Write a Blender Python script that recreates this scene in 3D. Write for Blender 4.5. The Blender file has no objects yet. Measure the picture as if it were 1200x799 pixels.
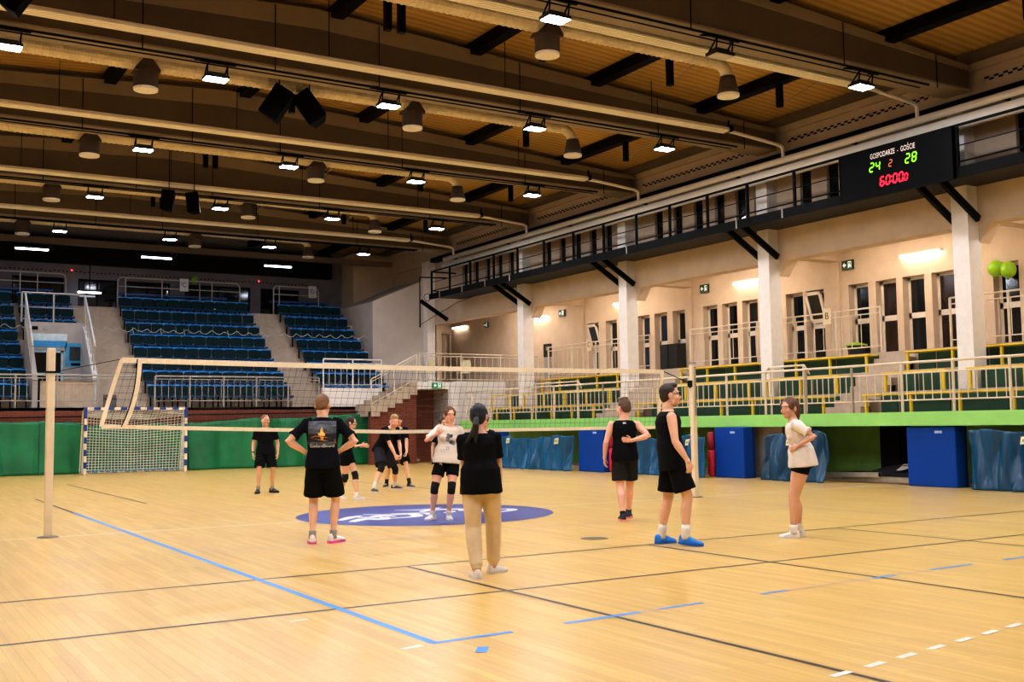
import bpy, bmesh, math, random
from math import sin, cos, pi, radians, sqrt, atan2
from mathutils import Vector, Matrix
from mathutils.bvhtree import BVHTree
import numpy as np

random.seed(7)
SC = bpy.context.scene
COL = SC.collection
V = Vector

# ------------------------------------------------------------------ materials
def lin(c):
    c = c / 255.0
    return c / 12.92 if c <= 0.04045 else ((c + 0.055) / 1.055) ** 2.4

def rgb(c):
    return (lin(c[0]), lin(c[1]), lin(c[2]), 1.0)

MATS = {}

def pm(name, c, rough=0.6, metal=0.0, var=0.15, scale=6.0, bump=0.0, bscale=40.0, coat=0.0, spec=None, stretch=None):
    """Plain procedural material: base colour broken up by noise, optional bump."""
    if name in MATS:
        return MATS[name]
    m = bpy.data.materials.new(name)
    m.use_nodes = True
    nt = m.node_tree
    b = nt.nodes['Principled BSDF']
    tc = nt.nodes.new('ShaderNodeTexCoord')
    mp = nt.nodes.new('ShaderNodeMapping')
    nt.links.new(tc.outputs['Object'], mp.inputs['Vector'])
    if stretch:
        mp.inputs['Scale'].default_value = stretch
    n = nt.nodes.new('ShaderNodeTexNoise')
    n.inputs['Scale'].default_value = scale
    n.inputs['Detail'].default_value = 4
    nt.links.new(mp.outputs['Vector'], n.inputs['Vector'])
    r = nt.nodes.new('ShaderNodeValToRGB')
    col = rgb(c)
    r.color_ramp.elements[0].position = 0.3
    r.color_ramp.elements[1].position = 0.7
    r.color_ramp.elements[0].color = tuple(x * (1 - var) for x in col[:3]) + (1,)
    r.color_ramp.elements[1].color = tuple(min(1, x * (1 + var)) for x in col[:3]) + (1,)
    nt.links.new(n.outputs['Fac'], r.inputs['Fac'])
    nt.links.new(r.outputs['Color'], b.inputs['Base Color'])
    b.inputs['Roughness'].default_value = rough
    b.inputs['Metallic'].default_value = metal
    if coat:
        b.inputs['Coat Weight'].default_value = coat
        b.inputs['Coat Roughness'].default_value = 0.15
    if spec is not None:
        b.inputs['Specular IOR Level'].default_value = spec
    if bump:
        n2 = nt.nodes.new('ShaderNodeTexNoise')
        n2.inputs['Scale'].default_value = bscale
        nt.links.new(mp.outputs['Vector'], n2.inputs['Vector'])
        bu = nt.nodes.new('ShaderNodeBump')
        bu.inputs['Strength'].default_value = bump
        nt.links.new(n2.outputs['Fac'], bu.inputs['Height'])
        nt.links.new(bu.outputs['Normal'], b.inputs['Normal'])
    MATS[name] = m
    return m

def em(name, c, strength):
    if name in MATS:
        return MATS[name]
    m = bpy.data.materials.new(name)
    m.use_nodes = True
    nt = m.node_tree
    b = nt.nodes['Principled BSDF']
    b.inputs['Base Color'].default_value = rgb(c)
    b.inputs['Emission Color'].default_value = rgb(c)
    b.inputs['Emission Strength'].default_value = strength
    MATS[name] = m
    return m

def floor_material():
    m = bpy.data.materials.new('maple_parquet')
    m.use_nodes = True
    nt = m.node_tree
    L = nt.links.new
    b = nt.nodes['Principled BSDF']
    tc = nt.nodes.new('ShaderNodeTexCoord')
    mp = nt.nodes.new('ShaderNodeMapping')
    mp.inputs['Rotation'].default_value = (0, 0, pi / 2)
    L(tc.outputs['Object'], mp.inputs['Vector'])
    br = nt.nodes.new('ShaderNodeTexBrick')
    br.offset = 0.37
    br.inputs['Scale'].default_value = 1.0
    br.inputs['Brick Width'].default_value = 1.6
    br.inputs['Row Height'].default_value = 0.07
    br.inputs['Mortar Size'].default_value = 0.0012
    br.inputs['Color1'].default_value = rgb((227, 192, 117))
    br.inputs['Color2'].default_value = rgb((217, 177, 102))
    br.inputs['Mortar'].default_value = rgb((182, 144, 84))
    L(mp.outputs['Vector'], br.inputs['Vector'])
    mp2 = nt.nodes.new('ShaderNodeMapping')
    mp2.inputs['Scale'].default_value = (4.0, 0.25, 1)
    L(tc.outputs['Object'], mp2.inputs['Vector'])
    n = nt.nodes.new('ShaderNodeTexNoise')
    n.inputs['Scale'].default_value = 3.0
    n.inputs['Detail'].default_value = 5
    L(mp2.outputs['Vector'], n.inputs['Vector'])
    rp = nt.nodes.new('ShaderNodeValToRGB')
    rp.color_ramp.elements[0].position = 0.3
    rp.color_ramp.elements[1].position = 0.75
    rp.color_ramp.elements[0].color = (0.84, 0.82, 0.78, 1)
    rp.color_ramp.elements[1].color = (1, 1, 1, 1)
    L(n.outputs['Fac'], rp.inputs['Fac'])
    mx = nt.nodes.new('ShaderNodeMix')
    mx.data_type = 'RGBA'
    mx.blend_type = 'MULTIPLY'
    mx.inputs['Factor'].default_value = 1.0
    L(br.outputs['Color'], mx.inputs['A'])
    L(rp.outputs['Color'], mx.inputs['B'])
    L(mx.outputs['Result'], b.inputs['Base Color'])
    n3 = nt.nodes.new('ShaderNodeTexNoise')
    n3.inputs['Scale'].default_value = 0.8
    n3.inputs['Detail'].default_value = 3
    L(tc.outputs['Object'], n3.inputs['Vector'])
    mr = nt.nodes.new('ShaderNodeMapRange')
    mr.inputs['To Min'].default_value = 0.27
    mr.inputs['To Max'].default_value = 0.33
    L(n3.outputs['Fac'], mr.inputs['Value'])
    L(mr.outputs['Result'], b.inputs['Roughness'])
    b.inputs['Specular IOR Level'].default_value = 0.35
    return m

def brick_material(name, c1, c2, mortar, bw, bh, rough=0.8, ms=0.012, axis='X'):
    m = bpy.data.materials.new(name)
    m.use_nodes = True
    nt = m.node_tree
    L = nt.links.new
    b = nt.nodes['Principled BSDF']
    tc = nt.nodes.new('ShaderNodeTexCoord')
    sp = nt.nodes.new('ShaderNodeSeparateXYZ')
    cb = nt.nodes.new('ShaderNodeCombineXYZ')
    L(tc.outputs['Object'], sp.inputs['Vector'])
    ad = nt.nodes.new('ShaderNodeMath')
    ad.operation = 'ADD'
    L(sp.outputs['X'], ad.inputs[0])
    L(sp.outputs['Y'], ad.inputs[1])
    L(ad.outputs[0], cb.inputs['X'])
    L(sp.outputs['Z'], cb.inputs['Y'])
    br = nt.nodes.new('ShaderNodeTexBrick')
    br.inputs['Scale'].default_value = 1.0
    br.inputs['Brick Width'].default_value = bw
    br.inputs['Row Height'].default_value = bh
    br.inputs['Mortar Size'].default_value = ms
    br.inputs['Color1'].default_value = rgb(c1)
    br.inputs['Color2'].default_value = rgb(c2)
    br.inputs['Mortar'].default_value = rgb(mortar)
    L(cb.outputs['Vector'], br.inputs['Vector'])
    L(br.outputs['Color'], b.inputs['Base Color'])
    b.inputs['Roughness'].default_value = rough
    return m

def deck_material():
    """ochre trapezoidal roof sheeting: ribs run across the hall (bump + shade)."""
    m = bpy.data.materials.new('ochre_roof_sheeting')
    m.use_nodes = True
    nt = m.node_tree
    L = nt.links.new
    b = nt.nodes['Principled BSDF']
    tc = nt.nodes.new('ShaderNodeTexCoord')
    w = nt.nodes.new('ShaderNodeTexWave')
    w.wave_type = 'BANDS'
    w.bands_direction = 'Y'
    w.inputs['Scale'].default_value = 1.5
    w.inputs['Distortion'].default_value = 0.0
    L(tc.outputs['Object'], w.inputs['Vector'])
    r = nt.nodes.new('ShaderNodeValToRGB')
    r.color_ramp.elements[0].color = rgb((158, 122, 60))
    r.color_ramp.elements[1].color = rgb((186, 148, 76))
    L(w.outputs['Fac'], r.inputs['Fac'])
    L(r.outputs['Color'], b.inputs['Base Color'])
    bu = nt.nodes.new('ShaderNodeBump')
    bu.inputs['Strength'].default_value = 0.25
    bu.inputs['Distance'].default_value = 0.05
    L(w.outputs['Fac'], bu.inputs['Height'])
    L(bu.outputs['Normal'], b.inputs['Normal'])
    b.inputs['Roughness'].default_value = 0.65
    return m

# ------------------------------------------------------------------ mesh builder
class MB:
    def __init__(s):
        s.v = []
        s.f = []

    def add(s, vs, fs):
        o = len(s.v)
        s.v += [tuple(p) for p in vs]
        s.f += [tuple(i + o for i in f) for f in fs]
        return s

    def box(s, a, b):
        x0, y0, z0 = (min(a[i], b[i]) for i in range(3))
        x1, y1, z1 = (max(a[i], b[i]) for i in range(3))
        vs = [(x0, y0, z0), (x1, y0, z0), (x1, y1, z0), (x0, y1, z0), (x0, y0, z1), (x1, y0, z1), (x1, y1, z1), (x0, y1, z1)]
        fs = [(0, 3, 2, 1), (4, 5, 6, 7), (0, 1, 5, 4), (1, 2, 6, 5), (2, 3, 7, 6), (3, 0, 4, 7)]
        return s.add(vs, fs)

    def hexa(s, b4, t4):
        vs = list(b4) + list(t4)
        fs = [(0, 3, 2, 1), (4, 5, 6, 7), (0, 1, 5, 4), (1, 2, 6, 5), (2, 3, 7, 6), (3, 0, 4, 7)]
        return s.add(vs, fs)

    def bar(s, p, q, w, h, up=(0, 0, 1)):
        p, q = V(p), V(q)
        d = (q - p).normalized()
        u = V(up)
        if abs(d.dot(u)) > 0.98:
            u = V((1, 0, 0))
        r = d.cross(u).normalized()
        u = r.cross(d)
        r *= w / 2
        u *= h / 2
        b4 = [p - r - u, p + r - u, p + r + u, p - r + u]
        t4 = [q - r - u, q + r - u, q + r + u, q - r + u]
        return s.hexa(b4, t4)

    def tube(s, pts, r, n=8, closed=False):
        pts = [V(p) for p in pts]
        k = len(pts)
        rs = r if isinstance(r, (list, tuple)) else [r] * k
        vs, fs = [], []
        prev = None
        for i, p in enumerate(pts):
            if closed:
                t = pts[(i + 1) % k] - pts[i - 1]
            elif i == 0:
                t = pts[1] - pts[0]
            elif i == k - 1:
                t = pts[-1] - pts[-2]
            else:
                t = (pts[i + 1] - p).normalized() + (p - pts[i - 1]).normalized()
            t.normalize()
            if prev is None:
                a = V((0, 0, 1)) if abs(t.z) < 0.9 else V((1, 0, 0))
            else:
                a = prev
            x = (a - t * a.dot(t))
            if x.length < 1e-6:
                x = t.orthogonal()
            x.normalize()
            prev = x
            y = t.cross(x)
            for j in range(n):
                an = 2 * pi * j / n
                vs.append(p + (x * cos(an) + y * sin(an)) * rs[i])
        m = k if closed else k - 1
        for i in range(m):
            for j in range(n):
                a = i * n + j
                b = i * n + (j + 1) % n
                c = ((i + 1) % k) * n + (j + 1) % n
                d = ((i + 1) % k) * n + j
                fs.append((a, b, c, d))
        if not closed:
            fs.append(tuple(range(n - 1, -1, -1)))
            fs.append(tuple((k - 1) * n + j for j in range(n)))
        return s.add(vs, fs)

    def prism(s, poly, axis, a, b):
        """poly = 2-D outline; axis 'x','y','z' is the extrusion axis."""
        def pt(u, w, e):
            return {'x': (e, u, w), 'y': (u, e, w), 'z': (u, w, e)}[axis]
        n = len(poly)
        vs = [pt(u, w, a) for u, w in poly] + [pt(u, w, b) for u, w in poly]
        fs = [tuple(range(n - 1, -1, -1)), tuple(range(n, 2 * n))]
        for i in range(n):
            j = (i + 1) % n
            fs.append((i, j, n + j, n + i))
        return s.add(vs, fs)

    def ball(s, c, r, nu=12, nv=8, rot=None):
        rr = r if isinstance(r, (tuple, list)) else (r, r, r)
        c = V(c)
        vs, fs = [], []
        for i in range(1, nv):
            th = pi * i / nv
            for j in range(nu):
                ph = 2 * pi * j / nu
                q = V((rr[0] * sin(th) * cos(ph), rr[1] * sin(th) * sin(ph), rr[2] * cos(th)))
                if rot is not None:
                    q = rot @ q
                vs.append(c + q)
        top, bot = V((0, 0, rr[2])), V((0, 0, -rr[2]))
        if rot is not None:
            top, bot = rot @ top, rot @ bot
        vs += [c + top, c + bot]
        for i in range(nv - 2):
            for j in range(nu):
                a = i * nu + j
                b = i * nu + (j + 1) % nu
                fs.append((a, a + nu, b + nu, b))
        T, B = len(vs) - 2, len(vs) - 1
        for j in range(nu):
            fs.append((T, j, (j + 1) % nu))
            fs.append((B, (nv - 2) * nu + (j + 1) % nu, (nv - 2) * nu + j))
        return s.add(vs, fs)

    def grid(s, fn, nu, nv):
        vs = [fn(i / nu, j / nv) for j in range(nv + 1) for i in range(nu + 1)]
        fs = [(j * (nu + 1) + i, j * (nu + 1) + i + 1, (j + 1) * (nu + 1) + i + 1, (j + 1) * (nu + 1) + i) for j in range(nv) for i in range(nu)]
        return s.add(vs, fs)

    def mesh(s, name, mat=None, smooth=False):
        me = bpy.data.meshes.new(name)
        me.from_pydata(s.v, [], s.f)
        if mat:
            me.materials.append(mat)
        if smooth:
            me.polygons.foreach_set('use_smooth', [True] * len(me.polygons))
        me.update()
        return me

    def build(s, name, mat, parent=None, smooth=False, bevel=0.0, loc=None):
        o = bpy.data.objects.new(name, s.mesh(name, mat, smooth))
        COL.objects.link(o)
        if parent:
            o.parent = parent
        if loc:
            o.location = loc
        if bevel:
            bv = o.modifiers.new('bevel', 'BEVEL')
            bv.width = bevel
            bv.segments = 2
            bv.limit_method = 'ANGLE'
        return o

def tag(o, label=None, cat=None, group=None, kind=None):
    if label:
        o['label'] = label
    if cat:
        o['category'] = cat
    if group:
        o['group'] = group
    if kind:
        o['kind'] = kind
    return o

def thing(name, label, cat, loc=(0, 0, 0), rz=0.0, group=None):
    o = bpy.data.objects.new(name, None)
    o.empty_display_size = 0.2
    COL.objects.link(o)
    o.location = loc
    o.rotation_euler = (0, 0, rz)
    return tag(o, label, cat, group)

def struct(name, mb, mat, parent=None, **k):
    o = mb.build(name, mat, parent, **k)
    if parent is None:
        o['kind'] = 'structure'
    return o

def dup(root, loc, rz=None, label=None, group=None):
    r = root.copy()
    COL.objects.link(r)
    r.location = loc
    if rz is not None:
        r.rotation_euler = (0, 0, rz)
    if label:
        r['label'] = label
    if group:
        r['group'] = group
    for ch in list(root.children):
        c = ch.copy()
        COL.objects.link(c)
        c.parent = r
        for g in ch.children:
            d = g.copy()
            COL.objects.link(d)
            d.parent = c
    return r

ORD = ['first', 'second', 'third', 'fourth', 'fifth', 'sixth', 'seventh', 'eighth', 'ninth', 'tenth', 'eleventh', 'twelfth',
       'thirteenth', 'fourteenth', 'fifteenth', 'sixteenth', 'seventeenth', 'eighteenth', 'nineteenth', 'twentieth', 'twenty-first',
       'twenty-second', 'twenty-third', 'twenty-fourth', 'twenty-fifth', 'twenty-sixth', 'twenty-seventh', 'twenty-eighth']

def text_mesh(body, size, align='CENTER'):
    cu = bpy.data.curves.new('lettering', 'FONT')
    cu.body = body
    cu.size = size
    cu.align_x = align
    cu.align_y = 'CENTER'
    o = bpy.data.objects.new('lettering', cu)
    COL.objects.link(o)
    dg = bpy.context.evaluated_depsgraph_get()
    me = bpy.data.meshes.new_from_object(o.evaluated_get(dg))
    COL.objects.unlink(o)
    bpy.data.objects.remove(o)
    bpy.data.curves.remove(cu)
    return [tuple(v.co) for v in me.vertices], [tuple(p.vertices) for p in me.polygons]

def text_obj(body, size, mat, parent, fn, name='lettering', sx=1.0):
    """lettering placed by fn(u, v) -> point (u to the reader's right, v up)."""
    vs, fs = text_mesh(body, size)
    mb = MB().add([fn(v[0] * sx, v[1]) for v in vs], fs)
    return mb.build(name, mat, parent)

# ------------------------------------------------------------------ camera
CAM_POS = (-7.713, -15.242, 1.392)
YAW, PITCH, ROLL, FPX = -31.507, 4.393, -0.805, 1260.54
cd = bpy.data.cameras.new('camera')
cam = bpy.data.objects.new('camera', cd)
COL.objects.link(cam)
a, b, c = radians(YAW), radians(PITCH), radians(ROLL)
f = V((-sin(a) * cos(b), cos(a) * cos(b), sin(b)))
r = V((cos(a), sin(a), 0))
u = r.cross(f)
r2 = r * cos(c) + u * sin(c)
u2 = -r * sin(c) + u * cos(c)
cam.matrix_world = Matrix(((r2.x, u2.x, -f.x, CAM_POS[0]), (r2.y, u2.y, -f.y, CAM_POS[1]), (r2.z, u2.z, -f.z, CAM_POS[2]), (0, 0, 0, 1)))
cd.sensor_width = 36.0
cd.lens = FPX / 1200.0 * 36.0
cd.clip_end = 200
cd.clip_start = 0.05
SC.camera = cam

SC.view_settings.view_transform = 'Standard'
SC.view_settings.look = 'None'
SC.view_settings.exposure = 0.0
SC.view_settings.gamma = 0.86
SC.cycles.use_denoising = True
SC.cycles.max_bounces = 8
SC.cycles.diffuse_bounces = 4
SC.cycles.glossy_bounces = 3
SC.cycles.sample_clamp_indirect = 6.0
SC.cycles.caustics_reflective = False
SC.cycles.caustics_refractive = False
w = bpy.data.worlds.new('world')
SC.world = w
w.use_nodes = True
w.node_tree.nodes['Background'].inputs['Color'].default_value = (0.05, 0.06, 0.08, 1)
w.node_tree.nodes['Background'].inputs['Strength'].default_value = 0.05
# ------------------------------------------------------------------ palette
FLOOR = floor_material()
M_WALL = pm('cream_plaster', (205, 184, 160), 0.85, var=0.06, scale=2.5, bump=0.05, bscale=60)
M_WALLU = pm('upper_plaster', (196, 176, 152), 0.85, var=0.06, scale=2.5)
M_FARW = pm('dimmed_grey_plaster', (112, 108, 116), 0.85, var=0.1, scale=2)  # darker copy of the grey plaster; far-end light fall-off put into the colour
M_GREY = pm('grey_plaster', (168, 162, 158), 0.85, var=0.1, scale=2)
M_CONC = pm('beige_concrete', (188, 170, 150), 0.85, var=0.1, scale=5, bump=0.08, bscale=80)
M_WHITE = pm('white_paint', (232, 226, 220), 0.6, var=0.04)
M_GREEN = pm('pale_green_paint', (152, 214, 118), 0.5, var=0.04, scale=3)
M_DKGREEN = pm('moss_green_paint', (140, 196, 92), 0.7, var=0.1, scale=3)
M_RISER = pm('dark_green_riser', (40, 84, 62), 0.6, var=0.25, scale=1.6)
M_BROWN = brick_material('brown_brick', (136, 72, 46), (120, 60, 40), (98, 54, 38), 0.25, 0.075)
M_BEAM = pm('dark_beam_brown', (92, 78, 62), 0.6, var=0.08, scale=2)
M_BEAML = pm('pale_beam_brown', (142, 126, 104), 0.6, var=0.06, scale=2)  # paler tone for the upper band and soffit of each beam
M_DECK = deck_material()
M_BLACK = pm('black_steel', (6, 5, 5), 0.6, var=0.1, spec=.1)
M_DARK = pm('near_black_paint', (18, 16, 17), 0.8, var=0.1, spec=.1)  # near-black shared by trims, frames, signs and cords
M_CREAM = pm('cream_enamel', (250, 244, 232), 0.45, var=0.03)
M_RAIL = pm('cream_rail_paint', (214, 200, 178), 0.4, var=0.05)
M_RAILG = pm('grey_rail_paint', (166, 160, 152), 0.4, var=0.05)
M_YEL = pm('yellow_paint', (228, 194, 40), 0.45, var=0.06)
M_GLASS = pm('night_glass', (12, 14, 18), 0.08, var=0.1, spec=0.6)
M_GLASSB = pm('bluish_night_glass', (30, 46, 62), 0.1, var=0.3, scale=2)
M_GLASSW = pm('brownish_night_glass', (44, 28, 18), 0.12, var=0.4, scale=2)
M_FRAME = pm('white_window_frame', (222, 212, 198), 0.5, var=0.04)
M_LAMP = em('cool_led_light', (240, 244, 255), 485.0)
M_LAMPD = em('dim_led_light', (225, 232, 255), 130.0)
M_TUBE = em('white_tube_light', (255, 248, 240), 15.0)
M_TUBEC = em('soft_ceiling_tube_light', (255, 246, 236), 42.0)
M_TUBEF = em('far_tube_light', (232, 240, 255), 14.0)
M_HOUS = pm('lamp_housing', (46, 46, 50), 0.4, metal=0.6, var=0.1)

# line paints
L_BLK = pm('black_line_paint', (52, 44, 44), 0.35, var=0.1)
L_BLUE = pm('blue_line_paint', (52, 146, 226), 0.35, var=0.08)
L_WHT = pm('white_line_paint', (236, 226, 214), 0.35, var=0.05)
L_LIL = pm('faded_lilac_line_paint', (196, 170, 170), 0.35, var=0.1)

XW, XL, XB, XF = 12.6, 12.95, 15.3, 10.9        # upper wall plane, gallery back wall, balcony front
PIL = [-12.7, -6.75, -0.7, 5.2, 11.28, 17.3]      # pillar centres along the right wall
BEAM = [-13.1, -7.15, -1.1, 4.6, 10.6, 16.6, 22.7]  # near faces of the roof beams

# ------------------------------------------------------------------ floor, lines
fl = struct('floor', MB().box((-13, -26, -0.2), (13.2, 21.7, 0)), FLOOR)
def line(name, pts, w, mat, z=0.0015):
    mb = MB()
    for (x0, y0, x1, y1) in pts:
        p, q = V((x0, y0, z)), V((x1, y1, z))
        d = (q - p).normalized()
        n = V((-d.y, d.x, 0)) * w / 2
        mb.add([p - n, q - n, q + n, p + n], [(0, 1, 2, 3)])
    return mb.build(name, mat, fl)
line('centre_line', [(-10.3, 0, 10.2, 0)], 0.05, L_WHT, 0.001)
line('volleyball_sideline', [(-4.5, -9.0, -4.5, 4.2)], 0.06, L_BLUE, 0.0025)
line('badminton_line', [(-3.0, -5.5, -3.0, -14.5)], 0.045, L_BLK, 0.002)
line('badminton_line', [(0.02, -5.5, 0.02, -14.5)], 0.045, L_BLK, 0.002)
line('badminton_line', [(3.08, -5.5, 3.08, -14.5)], 0.045, L_BLK, 0.002)
line('badminton_line', [(-9.3, -5.5, 10.2, -5.5)], 0.045, L_BLK, 0.0018)
line('badminton_line', [(-9.3, -7.42, 10.2, -7.42)], 0.045, L_BLK, 0.0018)
line('badminton_line', [(-2.98, 5.6, -2.98, 14.3)], 0.045, L_BLK, 0.002)
line('badminton_line', [(-4.5, 4.2, -4.5, 8.6)], 0.05, L_BLK, 0.002)
line('badminton_line', [(3.08, 5.6, 3.08, 14.3)], 0.045, L_BLK, 0.002)
line('volleyball_end_line', [(-4.52, -9, -3.9, -8.97), (-3.45, -8.93, -2.75, -8.88)], 0.055, L_BLUE, 0.0025)
line('volleyball_end_line', [(-2.55, -8.86, -2.1, -8.84), (-1.45, -8.8, -1.15, -8.79), (-0.05, -8.74, 0.25, -8.73), (0.75, -8.71, 1.4, -8.68), (1.9, -8.67, 3.6, -8.6)], 0.045, L_BLUE, 0.0025)
line('faded_line', [(-1.15, -8.79, -0.05, -8.74), (0.25, -8.73, 0.75, -8.71), (-2.75, -8.88, -2.55, -8.86)], 0.03, L_LIL, 0.0024)
line('attack_line', [(-4.5, -3.0, 2.0, -3.0), (2.4, -2.95, 5.2, -2.95), (-3.0, 3.0, 4.5, 3.0)], 0.04, L_LIL, 0.0022)
line('attack_line_dash', [(-6.3 + .42 * i, -2.93, -6.15 + .42 * i, -2.93) for i in range(5)], 0.045, L_LIL, 0.0022)
line('handball_dash', [(-3.15 + .335 * i, -11.06 + .05 * i, -2.97 + .335 * i, -11.03 + .05 * i) for i in range(9)], 0.05, L_WHT, 0.0028)
line('tape_mark', [(-4.4, -9.42, -4.3, -9.28)], 0.07, L_BLUE, 0.003)
line('tape_mark', [(-4.75, -9.05, -4.6, -9.02)], 0.05, L_WHT, 0.003)
line('tape_mark', [(-5.0, -7.72, -4.86, -7.7)], 0.04, L_WHT, 0.003)
line('hall_sideline', [(10.15, -14, 10.15, 4.0), (10.05, 4.0, 9.95, 15)], 0.05, L_WHT, 0.002)
line('outer_line', [(5.2, -2.95, 5.2, -12), (5.2, -2.95, 5.2, 2.0)], 0.04, L_LIL, 0.002)
mb = MB()
mb.add([(2 * cos(2 * pi * i / 72), 2 * sin(2 * pi * i / 72), 0.0032) for i in range(72)], [tuple(range(72))])
M_DISC = pm('indigo_floor_paint', (44, 56, 136), 0.35, var=0.2, scale=1.2)
disc = mb.build('centre_circle', M_DISC, fl)
# white brush-like lettering strokes in the circle (reads from the near side)
mb = MB()
def stroke(pts, ws, z=0.0045):
    k = len(pts)
    L, R = [], []
    for i in range(k):
        p = V((*pts[i], z))
        t = V((*pts[min(i + 1, k - 1)], 0)) - V((*pts[max(i - 1, 0)], 0))
        t.normalize()
        n = V((-t.y, t.x, 0)) * ws[i]
        L.append(p + n)
        R.append(p - n)
    mb.add(L + R, [(k + i, k + i + 1, i + 1, i) for i in range(k - 1)])
def smooth(cp, n=14):
    out = []
    cp = [cp[0]] + cp + [cp[-1]]
    for i in range(1, len(cp) - 2):
        for j in range(n):
            t = j / n
            p0, p1, p2, p3 = cp[i - 1], cp[i], cp[i + 1], cp[i + 2]
            out.append(tuple(0.5 * (2 * p1[k] + (p2[k] - p0[k]) * t + (2 * p0[k] - 5 * p1[k] + 4 * p2[k] - p3[k]) * t * t + (3 * p1[k] - p0[k] - 3 * p2[k] + p3[k]) * t ** 3) for k in range(2)))
    out.append(cp[-2])
    return out
def brush(cp, w):
    p = smooth(cp)
    k = len(p)
    stroke(p, [w * (0.25 + 0.75 * sin(pi * (0.08 + 0.84 * i / (k - 1)))) for i in range(k)])
for cp, wd in (([(-1.55, -.25), (-1.2, .15), (-.95, .35)], .09), ([(-1.5, -.6), (-1.15, -.25), (-.95, -.45), (-.75, -.1)], .12),
               ([(-1.15, .2), (-.95, -.05), (-.7, .15), (-.6, -.15)], .1), ([(-.85, .5), (-.5, .2), (-.2, .1), (-.35, -.35), (-.8, -.4)], .1),
               ([(-.45, .35), (.05, .12), (-.05, -.2)], .08), ([(-.1, .95), (.35, .75), (.75, .95)], .07), ([(.1, .35), (.4, .6), (.85, .45), (.7, .1)], .1),
               ([(.55, -.35), (.95, -.1), (1.2, .2)], .09), ([(1.0, -.5), (1.35, -.35), (1.5, -.05), (1.15, 0)], .09), ([(.3, -.1), (.6, .2)], .08)):
    brush(cp, wd)
mb.build('circle_lettering', pm('white_floor_paint', (232, 230, 236), 0.35, var=0.05), fl)
mb = MB()
mb.add([(-0.06 + .17 * cos(2 * pi * i / 28), -4.59 + .17 * sin(2 * pi * i / 28), 0.003) for i in range(28)], [tuple(range(28))])
tag(mb.build('floor_socket_cover', pm('worn_brass_cover', (120, 104, 80), 0.45, metal=0.5, var=0.1), fl), 'round metal floor socket cover')

# ------------------------------------------------------------------ outer shell
struct('wall_left', MB().box((-13.2, -26, 0), (-13, 31, 10)), M_WALLU)
struct('wall_near', MB().box((-13.2, -26.2, 0), (15.6, -26, 10)), M_WALLU)
# roof sheeting: shallow pitched deck
def deckz(x):
    return 9.08 + 0.062 * (12.6 - abs(x))
mb = MB()
xs = [-13.2, -9, -4.5, 0, 4.5, 9, 12.95]
for i in range(len(xs) - 1):
    x0, x1 = xs[i], xs[i + 1]
    z0, z1 = deckz(x0), deckz(x1)
    mb.hexa([(x0, -26, z0), (x1, -26, z1), (x1, 31, z1), (x0, 31, z0)], [(x0, -26, z0 + .1), (x1, -26, z1 + .1), (x1, 31, z1 + .1), (x0, 31, z0 + .1)])
struct('ceiling', mb, M_DECK)
# roof beams
for k, y in enumerate(BEAM):
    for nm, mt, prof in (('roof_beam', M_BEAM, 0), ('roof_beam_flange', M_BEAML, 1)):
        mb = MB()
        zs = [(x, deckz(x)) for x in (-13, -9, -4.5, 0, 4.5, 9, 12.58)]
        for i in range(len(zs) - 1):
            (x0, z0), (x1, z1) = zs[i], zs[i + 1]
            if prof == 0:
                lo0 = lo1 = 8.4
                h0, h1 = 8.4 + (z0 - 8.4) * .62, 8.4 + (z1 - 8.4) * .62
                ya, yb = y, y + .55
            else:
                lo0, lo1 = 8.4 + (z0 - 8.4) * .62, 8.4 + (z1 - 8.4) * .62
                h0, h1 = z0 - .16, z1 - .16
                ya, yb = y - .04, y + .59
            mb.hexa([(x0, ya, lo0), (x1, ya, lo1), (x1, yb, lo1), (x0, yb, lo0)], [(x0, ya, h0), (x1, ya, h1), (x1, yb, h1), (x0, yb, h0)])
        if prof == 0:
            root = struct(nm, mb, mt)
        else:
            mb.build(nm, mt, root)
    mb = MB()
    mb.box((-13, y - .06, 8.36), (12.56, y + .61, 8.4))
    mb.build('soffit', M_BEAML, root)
    for x in (-9.2, -6.8, -3.4, -0.9, 1.3, 4.7, 8.6, 11.4):
        mb = MB().tube([(x, y - .08, 8.25), (x, y - .08, deckz(x) - .2)], 0.012, 5)
        mb.build('hanger_rod', M_BLACK, root)
# purlins
for k in range(len(BEAM)):
    y0 = BEAM[k] + .3
    y1 = BEAM[k + 1] + .3 if k + 1 < len(BEAM) else 30.5
    for x in (-9.2, -6.0, -2.8, 0.4, 3.6, 6.8, 10.0):
        z = deckz(x)
        struct('purlin', MB().box((x - .13, y0, z - .26), (x + .13, y1, z - .01)), M_BLACK)
    struct('edge_purlin', MB().box((12.2, BEAM[k] + .6, deckz(12.4) - .12), (12.6, y1 - .3, deckz(12.4) - .01)), M_BEAM)
# short black posts under the sheeting with thin tie rods
for k, y in enumerate(BEAM[1:6]):
    for x in (-6.0, -2.8, 0.28, 0.55, 3.6, 6.8, 10.0):
        z = deckz(x)
        po = struct('roof_post', MB().box((x - .06, y + 2.95, 8.45), (x + .06, y + 3.07, z - .2)), M_BLACK)
        if x > 1:
            mb = MB().tube([(x, y + 3.0, 8.5), (x + 1.0, y + 2.3, z - .03)], .01, 5)
            mb.build('tie_rod', M_RAILG, po)

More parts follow.
